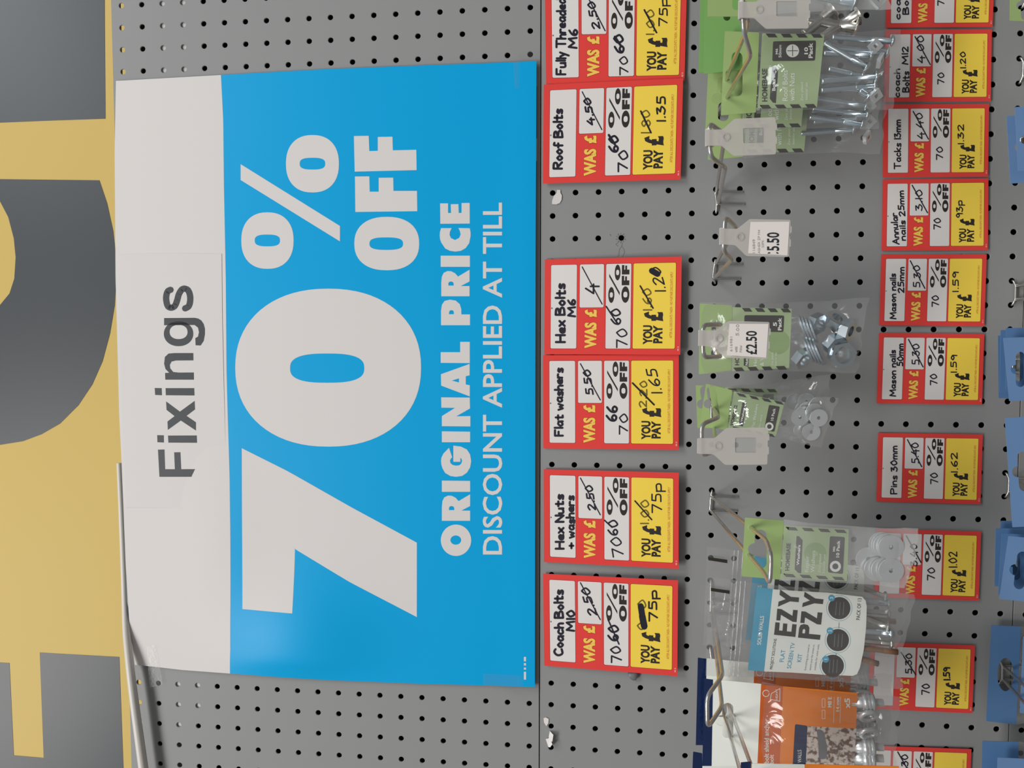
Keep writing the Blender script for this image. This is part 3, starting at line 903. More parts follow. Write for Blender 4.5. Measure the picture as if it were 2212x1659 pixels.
# ---------------------------------------------------------------- wire hooks
def hook(base, bend, front, db, df, label, rail=True, wire=1.75, holes=None):
    """base / bend / front: two seen points each (upper, lower arm); db, df: stand-off of bend and front"""
    o = root('peg_hook', at((base[0][0] + base[1][0]) / 2, (base[0][1] + base[1][1]) / 2, 3), label, 'hook', 'wire loop hooks on the pegboard')
    b0, b1 = at(*base[0], 4.2), at(*base[1], 4.2)
    k0, k1 = at(*bend[0], db), at(*bend[1], db)
    f0, f1 = at(*front[0], df), at(*front[1], df)
    mb = MB()
    tube(mb, fillet([b0, k0, f0, f1, k1, b1], 7, 5), wire, 12)
    mb.build('wire_loop', STEEL, o)
    if rail:
        mb = MB()
        c0 = b0 + np.array([-1.2, 0, 0.6])
        c1 = b1 + np.array([-1.2, 0, 0.6])
        e = (c1 - c0) / np.linalg.norm(c1 - c0)
        # bent cross wire whose ends turn into two holes of the board
        vc = (b0[1] + b1[1]) / 2
        ho = holes if holes else None
        pa, pb = c0 - e * 5.5, c1 + e * 5.5
        if ho:
            pa = np.array([ho[0][0] * 25.0, ho[0][1] * 25.0, 0]) + np.array([0, 0, -1.2])
            pb = np.array([ho[1][0] * 25.0, ho[1][1] * 25.0, 0]) + np.array([0, 0, -1.2])
        tube(mb, fillet([pa + np.array([0, 0, 5.5]), pa + np.array([0, 0, -1.0]), c0 + e * 1.0, c1 - e * 1.0, pb + np.array([0, 0, -1.0]), pb + np.array([0, 0, 5.5])], 2, 4), 1.1, 10)
        mb.build('cross_wire', STEEL, o)
        for c in (c0, c1):
            mb = MB()
            s = c + np.array([0, 0, 1.0])
            tube(mb, fillet([s, s + np.array([27, 0, 0.3]), s + np.array([29, 0, 2.0])], 1, 3), 1.1, 10)
            mb.build('support_leg', STEEL, o)
    return o
zA, z5, z6, z7, z8 = z(1480, 1250, 4.056), z(1480, 0, 4.148), z(1480, 380, 4.608), z(1480, 620, 3.95), z(1480, 1020, 4.096)
hook(((1551, 215), (1551, 243)), ((1618, 52), (1622, 120)), ((1604, -5), (1605, 62)), 225, 246, 'wire loop hook through the front roof bolts pack, topmost in the stack of hooks', holes=((7, -4), (7, -3)))
hook(((1547.5, 414), (1551, 441)), ((1566, 290), (1567, 362)), ((1531, 265), (1534, 338)), 225, 248, 'wire loop hook holding the rear roof bolts packs', holes=((7, 0), (7, 1)))
hook(((1546.5, 570), (1542, 602)), ((1590, 490), (1581, 561)), ((1566, 468), (1562, 541)), 225, 246, 'empty wire loop hook with the 5.50 price ticket', holes=((7, 3), (7, 4)))
hook(((1546, 720), (1546, 748)), ((1556, 701), (1556, 770)), ((1517.5, 702), (1518.5, 772)), 225, 250, 'wire loop hook with the 2.50 price ticket', holes=((7, 6), (7, 7)))
hook(((1539, 877), (1539, 905)), ((1551, 902), (1549, 972)), ((1515, 917), (1516, 985)), 225, 248, 'wire loop hook through the flat washers packs', holes=((7, 9), (7, 10)))
hook(((1538, 1073), (1536, 1104)), ((1655, 1166), (1650, 1236)), ((1666, 1200), (1663, 1262)), 225, 248, 'bent wire loop hook through the repair washers pack', holes=((7, 13), (7, 14)))
hook(((1538, 1298), (1537, 1326)), ((1561, 1459), (1560, 1526)), ((1527, 1505), (1528, 1573)), 225, 248, 'wire loop hook through the screen kit packs', holes=((7, 17), (7, 18)))
hook(((1541, 1434), (1540, 1462)), ((1646, 1716), (1634, 1786)), ((1628, 1728), (1618, 1798)), 225, 248, 'wire loop hook through the orange anchor packs', holes=((7, 20), (7, 21)))
def edge_hook(col, r, label):
    u, v = col * 25.0, r * 25.0
    o = root('peg_hook', np.array([u, v + 12.5, -3.0]), label, 'hook', 'wire loop hooks on the pegboard')
    b0, b1 = np.array([u + 3, v + 5, -4.2]), np.array([u + 3, v + 19.5, -4.2])
    k0, k1 = np.array([u - 14, v, -225.]), np.array([u - 14, v + 25, -225.])
    f0, f1 = np.array([u - 26, v, -246.]), np.array([u - 26, v + 25, -246.])
    mb = MB()
    tube(mb, fillet([b0, k0, f0, f1, k1, b1], 7, 5), 1.75, 12)
    mb.build('wire_loop', STEEL, o)
    mb = MB()
    a, b = np.array([u, v, 4.5]), np.array([u, v + 25, 4.5])
    tube(mb, fillet([a, a + [0, 0, -6.5], b0 + [-1.2, 0, .6], b1 + [-1.2, 0, .6], b + [0, 0, -6.5], b], 2, 4), 1.1, 10)
    mb.build('cross_wire', STEEL, o)
    for c in (b0, b1):
        mb = MB()
        s = c + np.array([-1.2, 0, 1.6])
        tube(mb, fillet([s, s + np.array([27, 0, 0.3]), s + np.array([29, 0, 2.0])], 1, 3), 1.1, 10)
        mb.build('support_leg', STEEL, o)
    return o
EH = [(19, -8, 'wire hook at the bottom row, through the green header card'), (19, -5, 'bare wire hook at the bottom row, below the coach bolts M12 card'), (19, -2, 'wire hook at the bottom row below the tacks card, through pale blue header cards'), (19, 4, 'bare wire hook at the bottom row, below the mason nails 25mm card'),
      (19, 7, 'wire hook at the bottom row, through the fanned blue header cards'), (19, 12, 'wire hook at the bottom row, through the single large blue header card'), (19, 15, 'wire hook at the bottom row, through the layered blue headers below the 1.02 card')]
for e in EH:
    edge_hook(*e)

# ---------------------------------------------------------------- price ticket holders on the hook ends
def ticket(bx, by, d, label, sticker=None, tilt=0.0, window=True):
    """bx, by: middle of the hook's front bar inside the clip, as seen"""
    ca, sa = math.cos(tilt), math.sin(tilt)
    def r(pts):
        return [(bx + x * ca - y * sa, by + x * sa + y * ca) for x, y in pts]
    S = Plane(d + 2.6)
    o = root('ticket_holder', at(bx, by, d), label, 'price ticket holder', 'clip-on plastic ticket holders')
    out = rpoly([(-9, -17), (28, -17), (54, -39), (142, -40), (143, -26), (145.5, -26), (145.5, -12), (142, -12), (142, 2), (144.5, 2), (144.5, 18), (141.5, 18), (141, 40), (50, 41), (25, 18), (-9, 17)], 3.5)
    win = rrect(72, 117, -18, 14, 2)
    mb = MB()
    slab(mb, S, r(out), 0, 1.1, 0, [r(win)] if window else [])
    mb.build('holder_body', FROST, o)
    if window:
        mb = MB()
        slab(mb, S, r(rrect(72.3, 116.7, -17.7, 13.7, 2)), 0.3, 0.6)
        mb.build('window_pane', PANE, o)
    # curled clip round the bar
    mb = MB()
    vs, fs = [], []
    w0 = S(bx, by - 17, 0)
    c = at(bx, by, d)
    hv = abs(S(bx, by + 17, 0)[1] - c[1])
    n = 14
    for i in range(n + 1):
        a = math.radians(-88 + 255 * i / n)
        for rad in (2.55, 3.5):
            for s in (-1, 1):
                vs.append(c + np.array([-math.sin(a + math.pi / 2) * rad, s * hv, -math.cos(a + math.pi / 2) * rad]))
    for i in range(n):
        k = 4 * i
        for p, q_ in ((0, 1), (3, 2), (2, 0), (1, 3)):
            fs.append([k + p, k + q_, k + 4 + q_, k + 4 + p])
    mb.add(vs, fs, 0, False)
    mb.build('clip', FROST, o)
    mb = MB()
    b = r([(35, 0)])[0]
    slab(mb, S, ell(b[0], b[1], 9, 9, 24), 1.1, 1.5, 0, [ell(b[0], b[1], 5.5, 5.5, 20)])
    mb.build('boss', FROST, o)
    if sticker:
        mb = MB()
        poly(mb, S, r([(56, -33), (140, -36), (138, 37), (53, 35)]), 1.35, 0)
        sticker(mb, S, bx, by)
        mb.build('price_sticker', [STICK, CHAR, FAINTG], o)
    return o
def st550(mb, S, bx, by):
    q = z6
    text(mb, S, '5.50', 1682, 542.3, 502.6, 26, 1.5, 1, 0.02)
    poly(mb, S, [(1656.5, 548.2), (1663, 548.2), (1662.5, 545.2), (1658.5, 545.6)], 1.5, 1)
    poly(mb, S, [(1677, 548.4), (1681.5, 548.4), (1679, 545.4), (1675.3, 545.2)], 1.5, 1)
    text(mb, S, '116849', 1480 + 692 / 4.608, 380 + 770 / 4.608, 380 + 635 / 4.608, 5.5, 1.5, 2)
    text(mb, S, 'ASHER ZP M4', 1480 + 742 / 4.608, 380 + 775 / 4.608, 380 + 540 / 4.608, 5, 1.5, 2)
    text(mb, S, '50PK', 1480 + 780 / 4.608, 380 + 715 / 4.608, 380 + 640 / 4.608, 5, 1.5, 2)
def st250(mb, S, bx, by):
    text(mb, S, '\u00a32.50', 1480 + 608 / 3.95, 620 + 575 / 3.95, 620 + 375 / 3.95, 23, 1.5, 1, 0.02)
    text(mb, S, '616981', 1480 + 400 / 3.95, 620 + 550 / 3.95, 620 + 425 / 3.95, 5, 1.5, 2)
    hand(mb, S, 'was', 1480 + 440 / 3.95, 620 + 555 / 3.95, 620 + 510 / 3.95, 7, 0.9, 1.5, 2)
    hand(mb, S, '5.00', 1480 + 455 / 3.95, 620 + 415 / 3.95, 620 + 320 / 3.95, 6, 1.0, 1.5, 2)
    hand(mb, S, 'now', 1480 + 480 / 3.95, 620 + 555 / 3.95, 620 + 500 / 3.95, 7, 0.9, 1.5, 2)
ticket(1604.5, 22, 246, 'empty frosted ticket holder on the hook of the topmost packs')
ticket(1533, 298, 248, 'empty frosted ticket holder in front of the rear roof bolts packs', tilt=-0.03)
ticket(1563.5, 511, 246, 'frosted ticket holder with a sticker priced 5.50', st550, 0.03, False)
ticket(1518, 730, 250, 'frosted ticket holder with a sticker priced 2.50', st250, 0.04, False)
ticket(1515.7, 963, 248, 'empty frosted ticket holder beside the flat washers pack')

# ---------------------------------------------------------------- packs
def euro(cx, cy, L, w, tilt=0.0):
    """euro-slot outline, long axis across the card, bump at the top"""
    p = []
    for i in range(9):
        a = math.radians(90 * i / 8)
        p.append((w / 2 * math.cos(a), L / 2 - w / 2 + w / 2 * math.sin(a)))
    for i in range(5):
        a = math.radians(90 + 90 * i / 4)
        p.append((w / 2 * math.cos(a), L / 2 - w / 2 + w / 2 * math.sin(a)))
    for i in range(9):
        a = math.radians(90 + 180 * i / 8)
        p.append((-w / 2 + 0.55 * w * math.cos(a), 0.5 * w * math.sin(a)))
    for i in range(9):
        a = math.radians(180 + 180 * i / 8)
        p.append((w / 2 * math.cos(a), -L / 2 + w / 2 + w / 2 * math.sin(a)))
    c, s = math.cos(tilt), math.sin(tilt)
    return [(cx + x * c - y * s, cy + x * s + y * c) for x, y in p]
def bag(S, A, B, C_, D, T, m, parent, seal=0.1, wob=2.0, seed=1, name='bag', v0=0.22):
    """closed pillow of film between the seen corners A (header, lower), B (header, upper), C (end, upper), D (end, lower)"""
    rnd = random.Random(seed)
    nu, nv = 22, 34
    ph = [(rnd.uniform(0, 6.28), rnd.uniform(0, 6.28), rnd.uniform(2, 9), rnd.uniform(1, 8)) for _ in range(7)]
    A, B, C_, D = (np.array(p, float) for p in (A, B, C_, D))
    def prof(v):
        a = min(1.0, v / v0)
        b = 1.0 if v < 0.72 else max(0.0, 1 - (v - 0.72) / (0.28 - seal)) if v < 1 - seal else 0.0
        return (a * a * (3 - 2 * a)) * (b ** 0.6 if b > 0 else 0)
    def pt(u, v, sgn):
        p = (A * (1 - u) + B * u) * (1 - v) + (D * (1 - u) + C_ * u) * v
        th = T * (math.sin(math.pi * u) ** 0.6 if 0 < u < 1 else 0) * prof(v)
        wr = sum(math.sin(a + c * 3.1 * u + b + d * 2.7 * v * (1 if k % 2 else -1)) for k, (a, b, c, d) in enumerate(ph)) / 7
        inset = 0.03 * prof(v) * (0.5 - u) * 2
        p = p + (B - A) * inset
        if v > 0.97:
            p = p + (C_ - B) * 0.012 * wr * wob
        e = (1.8 * wob * math.sin(ph[0][0] + 5 * u + 3 * v) + 0.5 * wob * math.sin(ph[1][0] + 9 * u)) * max(0.0, (v - 0.55) / 0.45) ** 1.5
        return S(p[0], p[1], sgn * (th * (1 + 0.35 * wr) + 0.12) + e * 0.6)
    mb = MB()
    for sgn in (1, -1):
        vs = [pt(i / nu, j / nv, sgn) for j in range(nv + 1) for i in range(nu + 1)]
        fs = [[j * (nu + 1) + i, j * (nu + 1) + i + 1, (j + 1) * (nu + 1) + i + 1, (j + 1) * (nu + 1) + i] for j in range(nv) for i in range(nu)]
        mb.add(vs, fs, 0, True)
    return mb.build(name, m, parent)
def header(S, pts, slot, m, parent, h=0.0, name='header_card', r=2.0):
    mb = MB()
    slab(mb, S, rpoly(pts, r), h - 0.25, h + 0.25, 0, [slot] if slot else [])
    return mb.build(name, m, parent)
def lathe_bolt(mb, p0, p1, r, head=True, hr=None):
    """p0 tail, p1 head end"""
    d = p1 - p0
    L = np.linalg.norm(d)
    d /= L
    prof = [(0, 0.1), (0, r * 0.8), (1.2, r)]
    t = 1.6
    while t < L * 0.62:                                # thread
        prof += [(t, r), (t + 0.6, r * 0.88)]
        t += 1.2
    prof += [(L * 0.63, r)]
    hr = hr or r * 2.0
    if head:
        prof += [(L - 3.2, r), (L - 3.1, hr), (L - 2.4, hr), (L - 1.2, hr * 0.8), (L - 0.3, hr * 0.4), (L, 0.1)]
    else:
        prof += [(L, r), (L, 0.1)]
    a = np.cross(d, [0.31, 0.17, 0.93])
    a /= np.linalg.norm(a)
    b = np.cross(d, a)
    n = 14
    vs = [p0 + d * t + (a * math.cos(2 * math.pi * k / n) + b * math.sin(2 * math.pi * k / n)) * q for t, q in prof for k in range(n)]
    mb.add(vs, [[i * n + k, i * n + (k + 1) % n, (i + 1) * n + (k + 1) % n, (i + 1) * n + k] for i in range(len(prof) - 1) for k in range(n)], 0, True)
def bolts(S, parent, items, hm, r=2.9, m=None, nm='bolt', head=True, hr=None):
    for it in items:
        (x0, y0), (x1, y1) = it[0], it[1]
        ha, hb_ = (it[2], it[3]) if len(it) > 3 else (0, 0)
        mb = MB()
        lathe_bolt(mb, S(x0, y0, hm + ha), S(x1, y1, hm + hb_), r, head, hr)
        mb.build(nm, m or ZINC, parent)
def nuts(S, parent, items, nm, m, ri, ro, th, hexa=False, n=30):
    for it in items:
        x, y, h, axis = it[:4]
        mb = MB()
        ring(mb, S(x, y, h), axis, ri, ro, th, 0, hexa, n, it[4] if len(it) > 4 else 0.0)
        mb.build(nm, m, parent)
def stripes(mb, S, a, b, wdt, h, mi, n=4, lean=14):
    """a row of slanted bars from a to b (seen points), as wide as wdt towards larger y"""
    for k in range(n):
        t0, t1 = (k + 0.12) / n, (k + 0.72) / n
        p0 = (a[0] + (b[0] - a[0]) * t0, a[1] + (b[1] - a[1]) * t0)
        p1 = (a[0] + (b[0] - a[0]) * t1, a[1] + (b[1] - a[1]) * t1)
        poly(mb, S, [p0, p1, (p1[0] + lean * 0.45, p1[1] + wdt), (p0[0] + lean * 0.45, p0[1] + wdt)], h, mi)
GRP = 'plastic packs hanging on the hooks'
def printed(S, quad, h, parent, build, mats=None):
    mb = MB()
    poly(mb, S, quad, h, 0)
    build(mb)
    return mb.build('label', mats or [LABEL, BROWN, PWHITE, LABELD], parent)

# --- topmost packs, cut off by the edge of the view
def blank_pack(d, card, slot, m, label, bagq=None, bm=None, T=7, seed=3, name='hanging_pack', extra=None, tilt=0.0):
    S = Plane(d)
    cx = sum(p[0] for p in card) / len(card)
    cy = sum(p[1] for p in card) / len(card)
    o = root(name, at(cx, cy, d), label, 'pack', GRP)
    header(S, card, slot, m, o)
    if bagq:
        bag(S, *bagq, T, bm or POLY, o, seed=seed)
    if extra:
        extra(S, o)
    return o
def _x(S, o):
    bolts(S, o, [((1752, -30), (1842, -42)), ((1758, -12), (1850, 6)), ((1730, -60), (1838, -66))], 0, 4.2)
    nuts(S, o, [(1896, 0, 1, (0.2, 0.1, -1))], 'square_nut', ZINCL, 3.0, 8.2, 4, False, 4)
blank_pack(52, [(1515, -90), (1600, -90), (1596, 153), (1509, 157)], euro(1556, 195 - 200, 70, 15), GREENB, 'green headed pack at the very back of the topmost hook', ((1596, 150), (1600, -90), (1790, -100), (1786, 120)), POLY, 6, 4)
blank_pack(66, [(1525, -95), (1612, -95), (1608, 150), (1520, 160)], euro(1570, 10, 70, 15), GREENB, 'green headed pack second from the back on the topmost hook', ((1608, 150), (1612, -95), (1830, -90), (1826, 110)), POLY, 6, 5,
           extra=lambda S, o: bolts(S, o, [((1735, 75), (1800, 20)), ((1760, 90), (1855, 30)), ((1742, 40), (1852, 62))], 0, 5, STEEL))
blank_pack(118, [(1533, -120), (1641, -120), (1636, 36), (1528, 36)], euro(1590, -18, 80, 17), GREEN, 'green headed pack foremost on the topmost hook, behind its ticket holder', ((1636, 36), (1641, -120), (1890, -115), (1925, 22)), POLYH, 8, 6, extra=_x)

# --- roof bolts packs
def roof_label(S, o, dx, dy, full=True):
    q = lambda *p: [(x + dx, y + dy) for x, y in z5(*p)]
    def b(mb):
        stripes(mb, S, q(705, 303)[0], q(1245, 307)[0], 8, hL + 0.15, 1)
        stripes(mb, S, q(650, 942)[0], q(1190, 932)[0], 8, hL + 0.15, 1)
        poly(mb, S, rpoly(q(787, 372, 1172, 364, 1163, 545, 780, 549), 4), hL + 0.15, 1)
        poly(mb, S, q(778, 598, 810, 598, 832, 630, 812, 925, 785, 920, 758, 885), hL + 0.15, 1)
        c = q(962, 457)[0]
        poly(mb, S, ell(c[0], c[1], 14, 14, 26), hL + 0.2, 2)
        ribbon(mb, S, q(917, 457, 1007, 457), 1.6, hL + 0.25, 1)
        ribbon(mb, S, q(962, 412, 962, 502), 1.6, hL + 0.25, 1)
        for body, xb, y0, y1, hg, off, mi in (('HOMEBASE', 736, 912, 617, 11.5, .03, 1), ('Bolts', 808, 815, 710, 7, .03, 2), ('Roof Bolts', 918, 905, 632, 11, .005, 2), ('with Nuts', 980, 905, 655, 11, .005, 2),
                                              ('Zinc plated', 1057, 905, 740, 5.5, .0, 2), ('Interior use', 1097, 895, 740, 5.5, .0, 2), ('M6', 830, 488, 437, 5, .02, 2), ('50mm', 862, 518, 405, 6, .02, 2), ('10', 1100, 488, 425, 8, .03, 2), ('Pack', 1142, 522, 385, 9, .03, 2)):
            xx = q(xb, y0)[0]
            yy = q(xb, y1)[0]
            text(mb, S, body, xx[0], xx[1], yy[1], hg, hL + 0.25, mi, off)
    hL = 0.3
    printed(S, q(690, 300, 1247, 308, 1180, 962, 650, 972), hL, o, b)
def roof_pack(d, dx, dy, label, seed, items, nts, m=GREEN, slot=True, hk=None):
    S = Plane((1600, 150, d), (1600, 50, d), (1900, 150, d + 10))
    o = root('bolt_pack', at(1600 + dx, 155 + dy, d), label, 'pack', GRP)
    D = lambda pts: [(x + dx, y + dy) for x, y in pts]
    header(S, D([(1565.6, 67.5), (1640, 70), (1633, 243), (1557, 249.5)]), euro(hk[0], hk[1], 96, 24) if hk else None, m, o)
    roof_label(S, o, dx, dy)
    bolts(S, o, [(D(z5(*a[:2]))[0], D(z5(*a[2:4]))[0], *a[4:]) for a in items], 0.5, 2.7)
    nuts(S, o, [(*D(z5(*a[:2]))[0], *a[2:]) for a in nts], 'square_nut', ZINCL, 2.6, 7.0, 3.6, False, 4)
    bag(S, *D([(1634, 246), (1640, 68), (1948, 62), (1930, 236)]), 9.5, POLY, o, seed=seed)
    return o
RI = [(1310, 345, 1870, 382, 3, 3), (1245, 385, 1640, 622, 0, 2), (1245, 468, 1690, 492, -3, -2), (1280, 622, 1605, 690, 1, 0), (1215, 745, 1722, 700, 4, 4), (1215, 815, 1712, 775, 1, 2), (1560, 815, 1660, 878, 1, 0), (1330, 420, 1840, 460, -4, -4)]
RN = [(1690, 430, 5, (0.15, 0.2, -1)), (1745, 545, 1, (0.9, 0.3, -0.4)), (1700, 865, 3, (0.3, 0.5, -0.8))]
roof_pack(38, -28, 96, 'roof bolts pack with a square nut in its corner, rearmost on its hook', 11, [(1245, 345, 1700, 420, 0, 0), (1245, 600, 1640, 520, 1, 1), (1260, 700, 1660, 655, 2, 2), (1150, 800, 1640, 760, 0, 0)], [(1760, 700, 3, (0.1, 0.1, -1)), (1745, 830, 0, (0.7, 0.3, -0.5)), (1760, 560, 2, (0.2, 0.2, -1))], GREEN, True, (1563, 268))
roof_pack(58, -34, 42, 'roof bolts pack half hidden between the front and rear packs', 12, [(1280, 800, 1790, 860, 0, 0), (1250, 880, 1740, 950, 2, 2), (1300, 700, 1780, 780, -2, 0), (1250, 500, 1700, 560, 0, 0)], [(1800, 600, 0, (0.2, 0.1, -1))], GREEN, True, (1562, 214))
roof_pack(77, 0, 0, 'roof bolts pack with green label, foremost and fully seen', 13, RI, RN, GREEN, True, (1592, 160))

# --- hex nuts and washers pack
d = 96
S = Plane((1550, 730, d), (1550, 650, d), (1850, 730, d + 14))
o = root('nut_pack', at(1550, 730, d), 'green labelled pack of hex nuts and washers behind the 2.50 ticket', 'pack', GRP)
header(S, z7(125, 140, 400, 155, 395, 712, 117, 745), euro(1548, 735, 84, 24), GREEN, o)
hL = 0.3
def b(mb):
    q = z7
    stripes(mb, S, q(470, 178)[0], q(910, 186)[0], 8, hL + 0.15, 1)
    stripes(mb, S, q(395, 688)[0], q(880, 672)[0], 8, hL + 0.15, 1)
    poly(mb, S, rpoly(q(505, 240, 845, 243, 838, 385, 505, 380), 4), hL + 0.15, 1)
    poly(mb, S, q(500, 560, 545, 580, 540, 680, 500, 670), hL + 0.15, 1)
    poly(mb, S, ell(*q(790, 470)[0], 26, 26, 30), hL + 0.12, 3)
    for body, xb, y0, y1, hg, off, mi in (('HOMEBASE', 460, 668, 420, 9, .03, 1), ('Nuts', 537, 668, 600, 6, .02, 2), ('Hex Nuts', 615, 672, 480, 8, .0, 2), ('& Washers', 670, 672, 450, 8, .0, 2), ('Zinc plated', 752, 672, 560, 4.5, 0, 2), ('Interior use', 782, 672, 560, 4.5, 0, 2), ('5', 782, 335, 300, 8, .03, 2), ('Pack', 822, 370, 262, 8, .03, 2)):
        text(mb, S, body, q(xb, 0)[0][0], q(0, y0)[0][1], q(0, y1)[0][1], hg, hL + 0.25, mi, off)
printed(S, z7(405, 172, 910, 185, 887, 690, 400, 718), hL, o, b)
def Z7(x, y, *r):
    return (*z7(x, y)[0], *r)
nuts(S, o, [Z7(1120, 312, 4, (0.55, 0.35, -0.75), .3), Z7(1275, 285, 3, (0.3, -0.65, -0.7), .2), Z7(1372, 368, 4, (0.75, 0.3, -0.6), .5), Z7(1255, 485, 7, (0.45, 0.55, -0.7), .1), Z7(995, 608, 3, (0.5, 0.6, -0.65), .25)], 'hex_nut', ZINC, 5.0, 10.0, 8.2, True)
nuts(S, o, [Z7(1330, 578, 4, (0.15, 0.1, -1), .2)], 'hex_nut', ZINC, 8.0, 12.6, 9, True, 36)
nuts(S, o, [Z7(1005 + 28 * k, 345 + 7 * k, 1.0 + .3 * k, (0.93, -0.35, -0.30)) for k in range(4)] + [Z7(1050 + 28 * k, 535 + 9 * k, 2, (0.90, -0.40, -0.28)) for k in range(4)], 'washer', ZINC, 6.8, 13.0, 1.8)
bag(S, (1509, 808), (1511, 653), (1876, 643), (1850, 806), 13.5, POLY, o, 0.1, 2.4, 21, v0=0.3)

# --- flat washers packs
def flat_pack(d, shift, label, seed, ws, m=GREEN, dd=10):
    S = Plane((1550, 880, d), (1550, 830, d), (1780, 900, d + dd))
    o = root('washer_pack', at(1555, 880, d), label, 'pack', GRP)
    q = lambda *p: [(x, y) for x, y in z7(*shift(p))]
    header(S, q(178, 825, 402, 880, 356, 1222, 125, 1180), euro(*q(240, 990)[0], 76, 20, -0.15), m, o)
    hL = 0.3
    def b(mb):
        stripes(mb, S, q(425, 900)[0], q(850, 985)[0], 7, hL + 0.15, 1)
        stripes(mb, S, q(390, 1185)[0], q(770, 1260)[0], 7, hL + 0.15, 1)
        poly(mb, S, rpoly(q(715, 1005, 808, 1020, 760, 1235, 672, 1222), 3), hL + 0.15, 1)
        poly(mb, S, ell(*q(718, 1190)[0], 9, 9, 24), hL + 0.2, 2, [ell(*q(718, 1190)[0], 5, 5, 20)])
        poly(mb, S, q(488, 985, 525, 990, 492, 1190, 455, 1180), hL + 0.15, 1)
        for body, xb, y0, y1, hg, off, mi, x2 in (('HOMEBASE', 412, 1178, 1008, 7, .03, 1, 446), ('Washers', 490, 1150, 1030, 5, .02, 2, 512), ('Flat Washers', 590, 1200, 1000, 6.5, .0, 2, 625), ('Zinc plated', 640, 1200, 1090, 4, .0, 2, 660), ('10 Pack', 752, 1140, 1035, 6, .02, 2, 772)):
            text(mb, S, body, q(xb, y0)[0][0], q(xb, y0)[0][1], q(xb, y1)[0][1], hg, hL + 0.25, mi, off, q(x2, y1)[0][0])
    printed(S, q(418, 890, 848, 983, 772, 1275, 366, 1202), hL, o, b)
    nuts(S, o, [(*q(x, y)[0], h, ax_) for x, y, h, ax_ in ws], 'washer', ZINCL, 1.7, 8.3, 1.3)
    bag(S, q(358, 1225)[0], q(404, 878)[0], q(1305, 945)[0], q(1160, 1372)[0], 8, CRISP, o, 0.12, 2, seed)
    return o
flat_pack(70, lambda p: [v + (-55 if i % 2 == 0 else -10) + (0.19 * (p[i ^ 1] - 1000) if i % 2 == 0 else -0.19 * (p[i ^ 1] - 300)) for i, v in enumerate(p)], 'flat washers pack showing behind the front one, tilted upward', 31,
          [(960, 1110, 2, (0.3, 0.2, -1)), (1060, 1130, 3, (0.2, 0.1, -1)), (1010, 1190, 0, (0.5, 0.2, -0.8)), (1120, 1210, 1, (0.4, 0.3, -0.8))])
flat_pack(88, lambda p: p, 'flat washers pack foremost on its hook, with white glare on its label', 32,
          [(975, 1107, 4, (0.1, 0.05, -1)), (1132, 1112, 5, (0.08, 0.1, -1)), (1075, 1235, 1, (0.05, 0.1, -1)), (1000, 1085, 1.5, (0.3, 0.3, -1)), (1095, 1062, 1, (0.3, 0.2, -1)), (1040, 1050, -1, (0.3, 0.2, -1)), (1120, 1010, -2, (0.4, 0.3, -.9)), (1000, 1215, -2, (0.2, 0.3, -.9))])

# --- repair washers pack
d = 175
S = Plane((1640, 1180, d), (1640, 1120, d), (1950, 1180, d + 6))
o = root('washer_pack', at(1645, 1185, d), 'green labelled repair washers pack hanging before the screen kit packs', 'pack', GRP)
header(S, z8(530, 400, 872, 428, 838, 950, 500, 920), euro(1643, 1186, 84, 26), GREEN, o)
hL = 0.3
def b(mb):
    q = z8
    stripes(mb, S, q(870, 482)[0], q(1445, 512)[0], 7, hL + 0.15, 1)
    stripes(mb, S, q(850, 895)[0], q(1425, 930)[0], 7, hL + 0.15, 1)
    poly(mb, S, ell(*q(1150, 720)[0], 24, 24, 30), hL + 0.08, 3, [ell(*q(1150, 720)[0], 6, 6, 16)])
    poly(mb, S, rpoly(q(1280, 565, 1412, 573, 1395, 900, 1262, 885), 4), hL + 0.15, 1)
    poly(mb, S, ell(*q(1328, 832)[0], 12, 12, 26), hL + 0.2, 2, [ell(*q(1328, 832)[0], 6.5, 6.5, 20)])
    poly(mb, S, q(985, 565, 1005, 565, 1038, 600, 1025, 893, 1000, 890, 968, 858), hL + 0.15, 1)
    for body, xb, y0, y1, hg, off, mi, x2 in (('HOMEBASE', 920, 870, 627, 9, .03, 1, 933), ('Washers', 1008, 822, 642, 6, .03, 2, 1020), ('Repair', 1090, 882, 740, 8, .0, 2, 1095), ('Washers', 1143, 884, 692, 8, .0, 2, 1150), ('Zinc plated', 1197, 888, 722, 5, .0, 2, 1205), ('Interior use', 1235, 888, 725, 5, .0, 2, 1242), ('M6', 1325, 700, 655, 5, .02, 2, 1327), ('10 Pack', 1362, 752, 602, 7, .03, 2, 1370)):
        text(mb, S, body, q(xb, 0)[0][0], q(0, y0)[0][1], q(0, y1)[0][1], hg, hL + 0.25, mi, off, q(x2, 0)[0][0])
printed(S, z8(875, 470, 1447, 503, 1432, 965, 850, 932), hL, o, b)
Z8 = lambda x, y, *r: (*z8(x, y)[0], *r)
nuts(S, o, [Z8(1628, 775, -3, (0.1, 0.1, -1)), Z8(1738, 640, -1.5, (0.1, 0, -1)), Z8(1775, 648, 0.2, (0.1, 0, -1)), Z8(1698, 862, -1.5, (0.1, 0, -1)), Z8(1755, 862, 0.2, (0.1, 0, -1)), Z8(1815, 658, 2.2, (0.05, 0.02, -1)), Z8(1815, 862, 2.4, (0.05, 0.02, -1))], 'washer', ZINCL, 2.0, 10.4, 1.4)
bag(S, (1683, 1254), (1693, 1122), (1989, 1143), (1956, 1272), 6.5, POLYH, o, 0.12, 2, 41)

